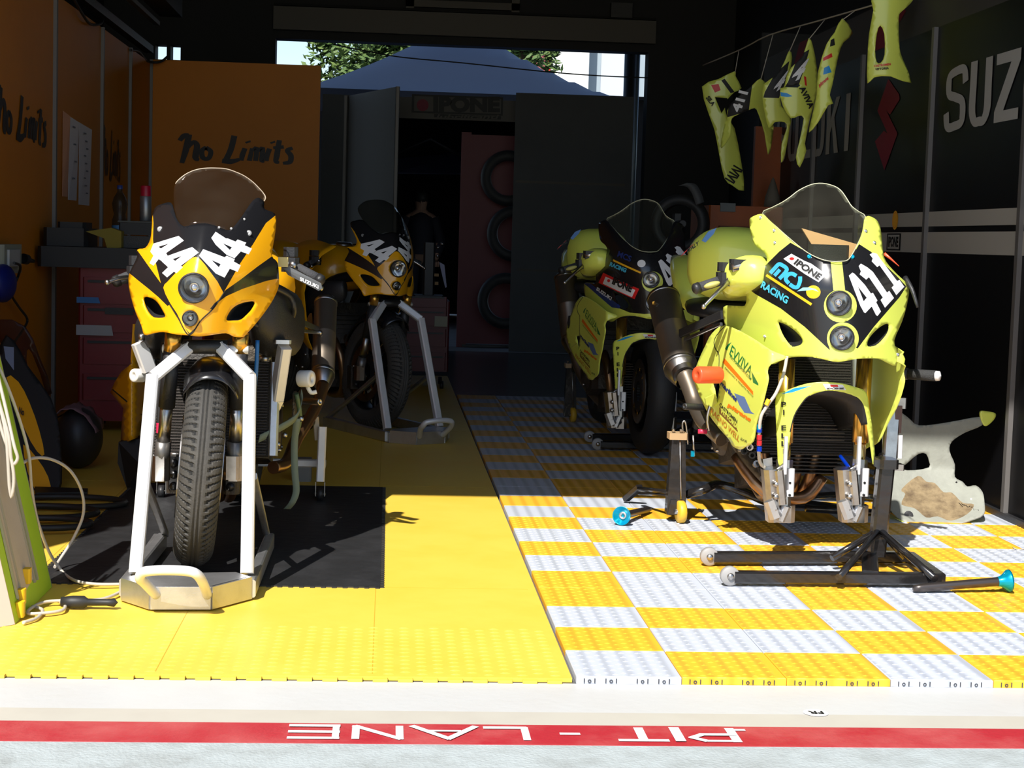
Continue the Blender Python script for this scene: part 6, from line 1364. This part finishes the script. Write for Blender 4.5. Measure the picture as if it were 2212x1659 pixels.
# dark leather tyre warmer and leaning wheels behind the shaded lime motorcycle
q = P(1480, 460, 5.6); b = MB(); tyre(b, (q.x, 5.75, q.z - .06), (.35, 1, 0), .17, .13, RUBD)
rk = empty('tyre_rack', (q.x, 5.75, GZ), 'dark stand carrying a tyre behind the shaded lime motorcycle', 'rack')
MB().bar((q.x, 5.86, GZ), (q.x, 5.86, q.z), .05, .05, CARB).build('post', rk); MB().box((q.x, 5.8, GZ + .02), (.4, .4, .04), CARB, bev=.01).build('foot', rk); MB().tube([(q.x, 5.86, q.z - .06), (q.x, 5.66, q.z - .06)], .02, CARB, 12).build('spindle', rk)
tag(b.build('tyre'), 'black tyre on the dark stand behind the shaded lime motorcycle', 'tyre')
b = MB(); ribbon(b, [P(1475, 398, 5.55), P(1495, 402, 5.55), P(1508, 425, 5.55), P(1512, 440, 5.55)], .05, (1, 0, .4), mat('grey_band', (.06, .06, .06), .6), .01); tag(b.build('grey_strap'), 'grey curved strap resting on the dark tyre at the back', 'strap')

# ================================================================ HANGING FAIRINGS, RIGHT WALL
ln = [P(1518, 152, 6.5), P(1600, 118, 5.9), P(1660, 88, 5.4), P(1760, 60, 4.7), P(1850, 35, 4.2), P(1935, 10, 3.75), P(2040, -30, 3.3)]
ln = [Vector((q.x, q.y, q.z + .03)) for q in ln]
b = MB().tube(ln, .004, CABG, 6, 3); tag(b.build('hanging_line'), 'thin cord stretched high along the right wall carrying the fairings', 'cord')
def hang(name, lab, outl, Y, zones=(), holes=(), curve=.0, tilt=0., txt=(), m=LIME, sx=None, back=CARB, parts=()):
    xs = [p[0] for p in outl]; ys = [p[1] for p in outl]; cx = sum(xs) / len(xs); ym = min(ys); k = FPX / (Y + 3.82)
    f = lambda x, y, e=0: P(x, y, Y + curve * ((x - cx) / 60) ** 2 + tilt * (y - ym) / 200 - e)
    e_ = empty(name, f(cx, ym), lab, 'fairing', 0, 'spare fairings hung along the right wall') ; e_['group'] = 'spare fairings hung along the right wall'
    b = MB(); sheet(b, outl, f, m, 7, holes, zones, t=.004, back=back)
    for s, o_, ux, uy, mm in txt: text(b, s, (lambda o_, ux, uy: lambda u, v: f(o_[0] + ux[0] * u + uy[0] * v, o_[1] + ux[1] * u + uy[1] * v, .008))(o_, ux, uy), mm, bold=.04)
    b.build('shell', e_)
    q = f(min(outl, key=lambda t: t[1])[0], ym + 3); best = min(((1 - k / 20) * ln[i] + (k / 20) * ln[i + 1] for i in range(len(ln) - 1) for k in range(21)), key=lambda t: (t - q).length)
    MB().tube([q, best + Vector((0, 0, -.003))], .0025, CABG, 6).build('tie', e_)
    return e_, f
S_ = sm2
def fp(pts): return [(1500 + a * .2171, 60 + c * .2171) for a, c in pts]     # crop 1500,60 scale .2171
hang('spare_side_panel', 'long spare side panel, the hung one deepest in the garage', S_(fp([(75, 585), (240, 510), (405, 430), (410, 480), (470, 600), (400, 640), (340, 700), (300, 760), (330, 900), (400, 1000), (470, 1350), (495, 1620), (380, 1570), (300, 1500), (250, 1280), (200, 1020), (140, 850)]), 2), 5.9, holes=[fp([(205, 690), (330, 700), (325, 760), (270, 850)])], zones=[(fp([(165, 570), (240, 560), (262, 620), (205, 645)]), REDS), (fp([(268, 525), (300, 505), (400, 640), (360, 650)]), INK)], txt=[('SILA', fp([(110, 700)])[0], (14, 18), (8, -6), INK), ('IVIVI', fp([(300, 1500)])[0], (20, -30), (20, 12), INK)], curve=.05)
hang('spare_mudguard', 'spare mudguard nose with black 411 plate, second from the deep end', S_(fp([(570, 580), (660, 505), (730, 590), (735, 660), (790, 900), (770, 1150), (735, 1260), (700, 1050), (640, 860), (600, 800), (520, 830), (400, 880), (365, 930), (360, 1070), (270, 1200), (265, 1130), (300, 960), (330, 880), (350, 760)]), 2), 5.3, zones=[(fp([(450, 630), (575, 575), (540, 830), (330, 890), (340, 760)]), INK)], txt=[('411', fp([(455, 845)])[0], (18, -44), (-20, -5), WHT)], curve=.06, tilt=.1)
hang('spare_number_panel', 'spare nose panel with a white 4 and twin legs, third from the deep end', S_(fp([(945, 225), (975, 300), (940, 480), (900, 600), (860, 640), (865, 780), (960, 880), (950, 1000), (905, 1250), (870, 1340), (862, 1300), (870, 1150), (920, 1000), (900, 940), (800, 940), (740, 1000), (700, 850), (680, 710), (690, 560), (820, 470), (900, 330)]), 2), 4.9, zones=[(fp([(800, 460), (945, 330), (900, 560), (840, 700), (685, 695), (700, 640)]), INK)], txt=[('4', fp([(760, 670)])[0], (22, -14), (20, -42), WHT)], curve=.05)
hang('spare_number_panel', 'spare nose panel with a white 4 and blue swoosh, fourth from the deep end', S_(fp([(1140, 100), (1185, 200), (1220, 400), (1225, 600), (1180, 800), (1150, 900), (1100, 1150), (1115, 1220), (1050, 1390), (1010, 1290), (1040, 1150), (1090, 900), (1030, 880), (960, 900), (880, 780), (855, 600), (1030, 590), (1040, 560), (900, 580), (960, 400), (1080, 280)]), 2), 4.55, zones=[(fp([(1030, 280), (1145, 215), (1090, 420), (1030, 595), (900, 590), (930, 540), (980, 420)]), INK), (fp([(855, 640), (920, 650), (975, 680), (930, 690), (860, 680)]), BLU), (fp([(1090, 480), (1112, 490), (1120, 580), (1100, 570)]), REDS)], txt=[('4', fp([(940, 560)])[0], (26, -12), (22, -46), WHT), ('AVIVA', fp([(1040, 600)])[0], (22, 46), (12, -6), INK)], curve=.05)
def fs(pts): return [(1400 + a * .3671, c * .3671) for a, c in pts]
hang('spare_side_panel', 'narrow tall spare panel, second nearest of the hung ones', S_(fs([(1145, 108), (1205, 195), (1150, 250), (1120, 330), (1085, 500), (1070, 560), (1090, 610), (1060, 620), (1000, 720), (945, 780), (960, 700), (990, 560), (1000, 420), (1050, 260), (1100, 190)]), 2), 4.2, zones=[(fs([(1030, 340), (1080, 312), (1085, 335), (1030, 360)]), REDS), (fs([(1035, 400), (1065, 385), (1080, 425), (1030, 440)]), BLU), (fs([(1075, 235), (1095, 225), (1100, 265), (1070, 275)]), INK)], txt=[('pitrans', fs([(1010, 520)])[0], (20, -18), (-3, -9), REDS)], curve=.1)
hang('spare_side_panel', 'wide spare lime panel with a long slot, nearest of the hung ones', S_(fs([(1325, -30), (1550, -30), (1545, 20), (1490, 70), (1475, 110), (1480, 280), (1500, 350), (1550, 488), (1430, 450), (1330, 455), (1290, 490), (1290, 350), (1300, 200), (1325, 60)]), 2), 3.72, holes=[S_(fs([(1365, 150), (1390, 200), (1392, 320), (1370, 368), (1345, 365), (1335, 300), (1345, 200)]), 2)], txt=[('CASTROMEN', fs([(1330, 395)])[0], (36, -4), (0, -5), REDS), ('VITTORIA', fs([(1335, 415)])[0], (30, -3), (0, -5), INK)], curve=.06)
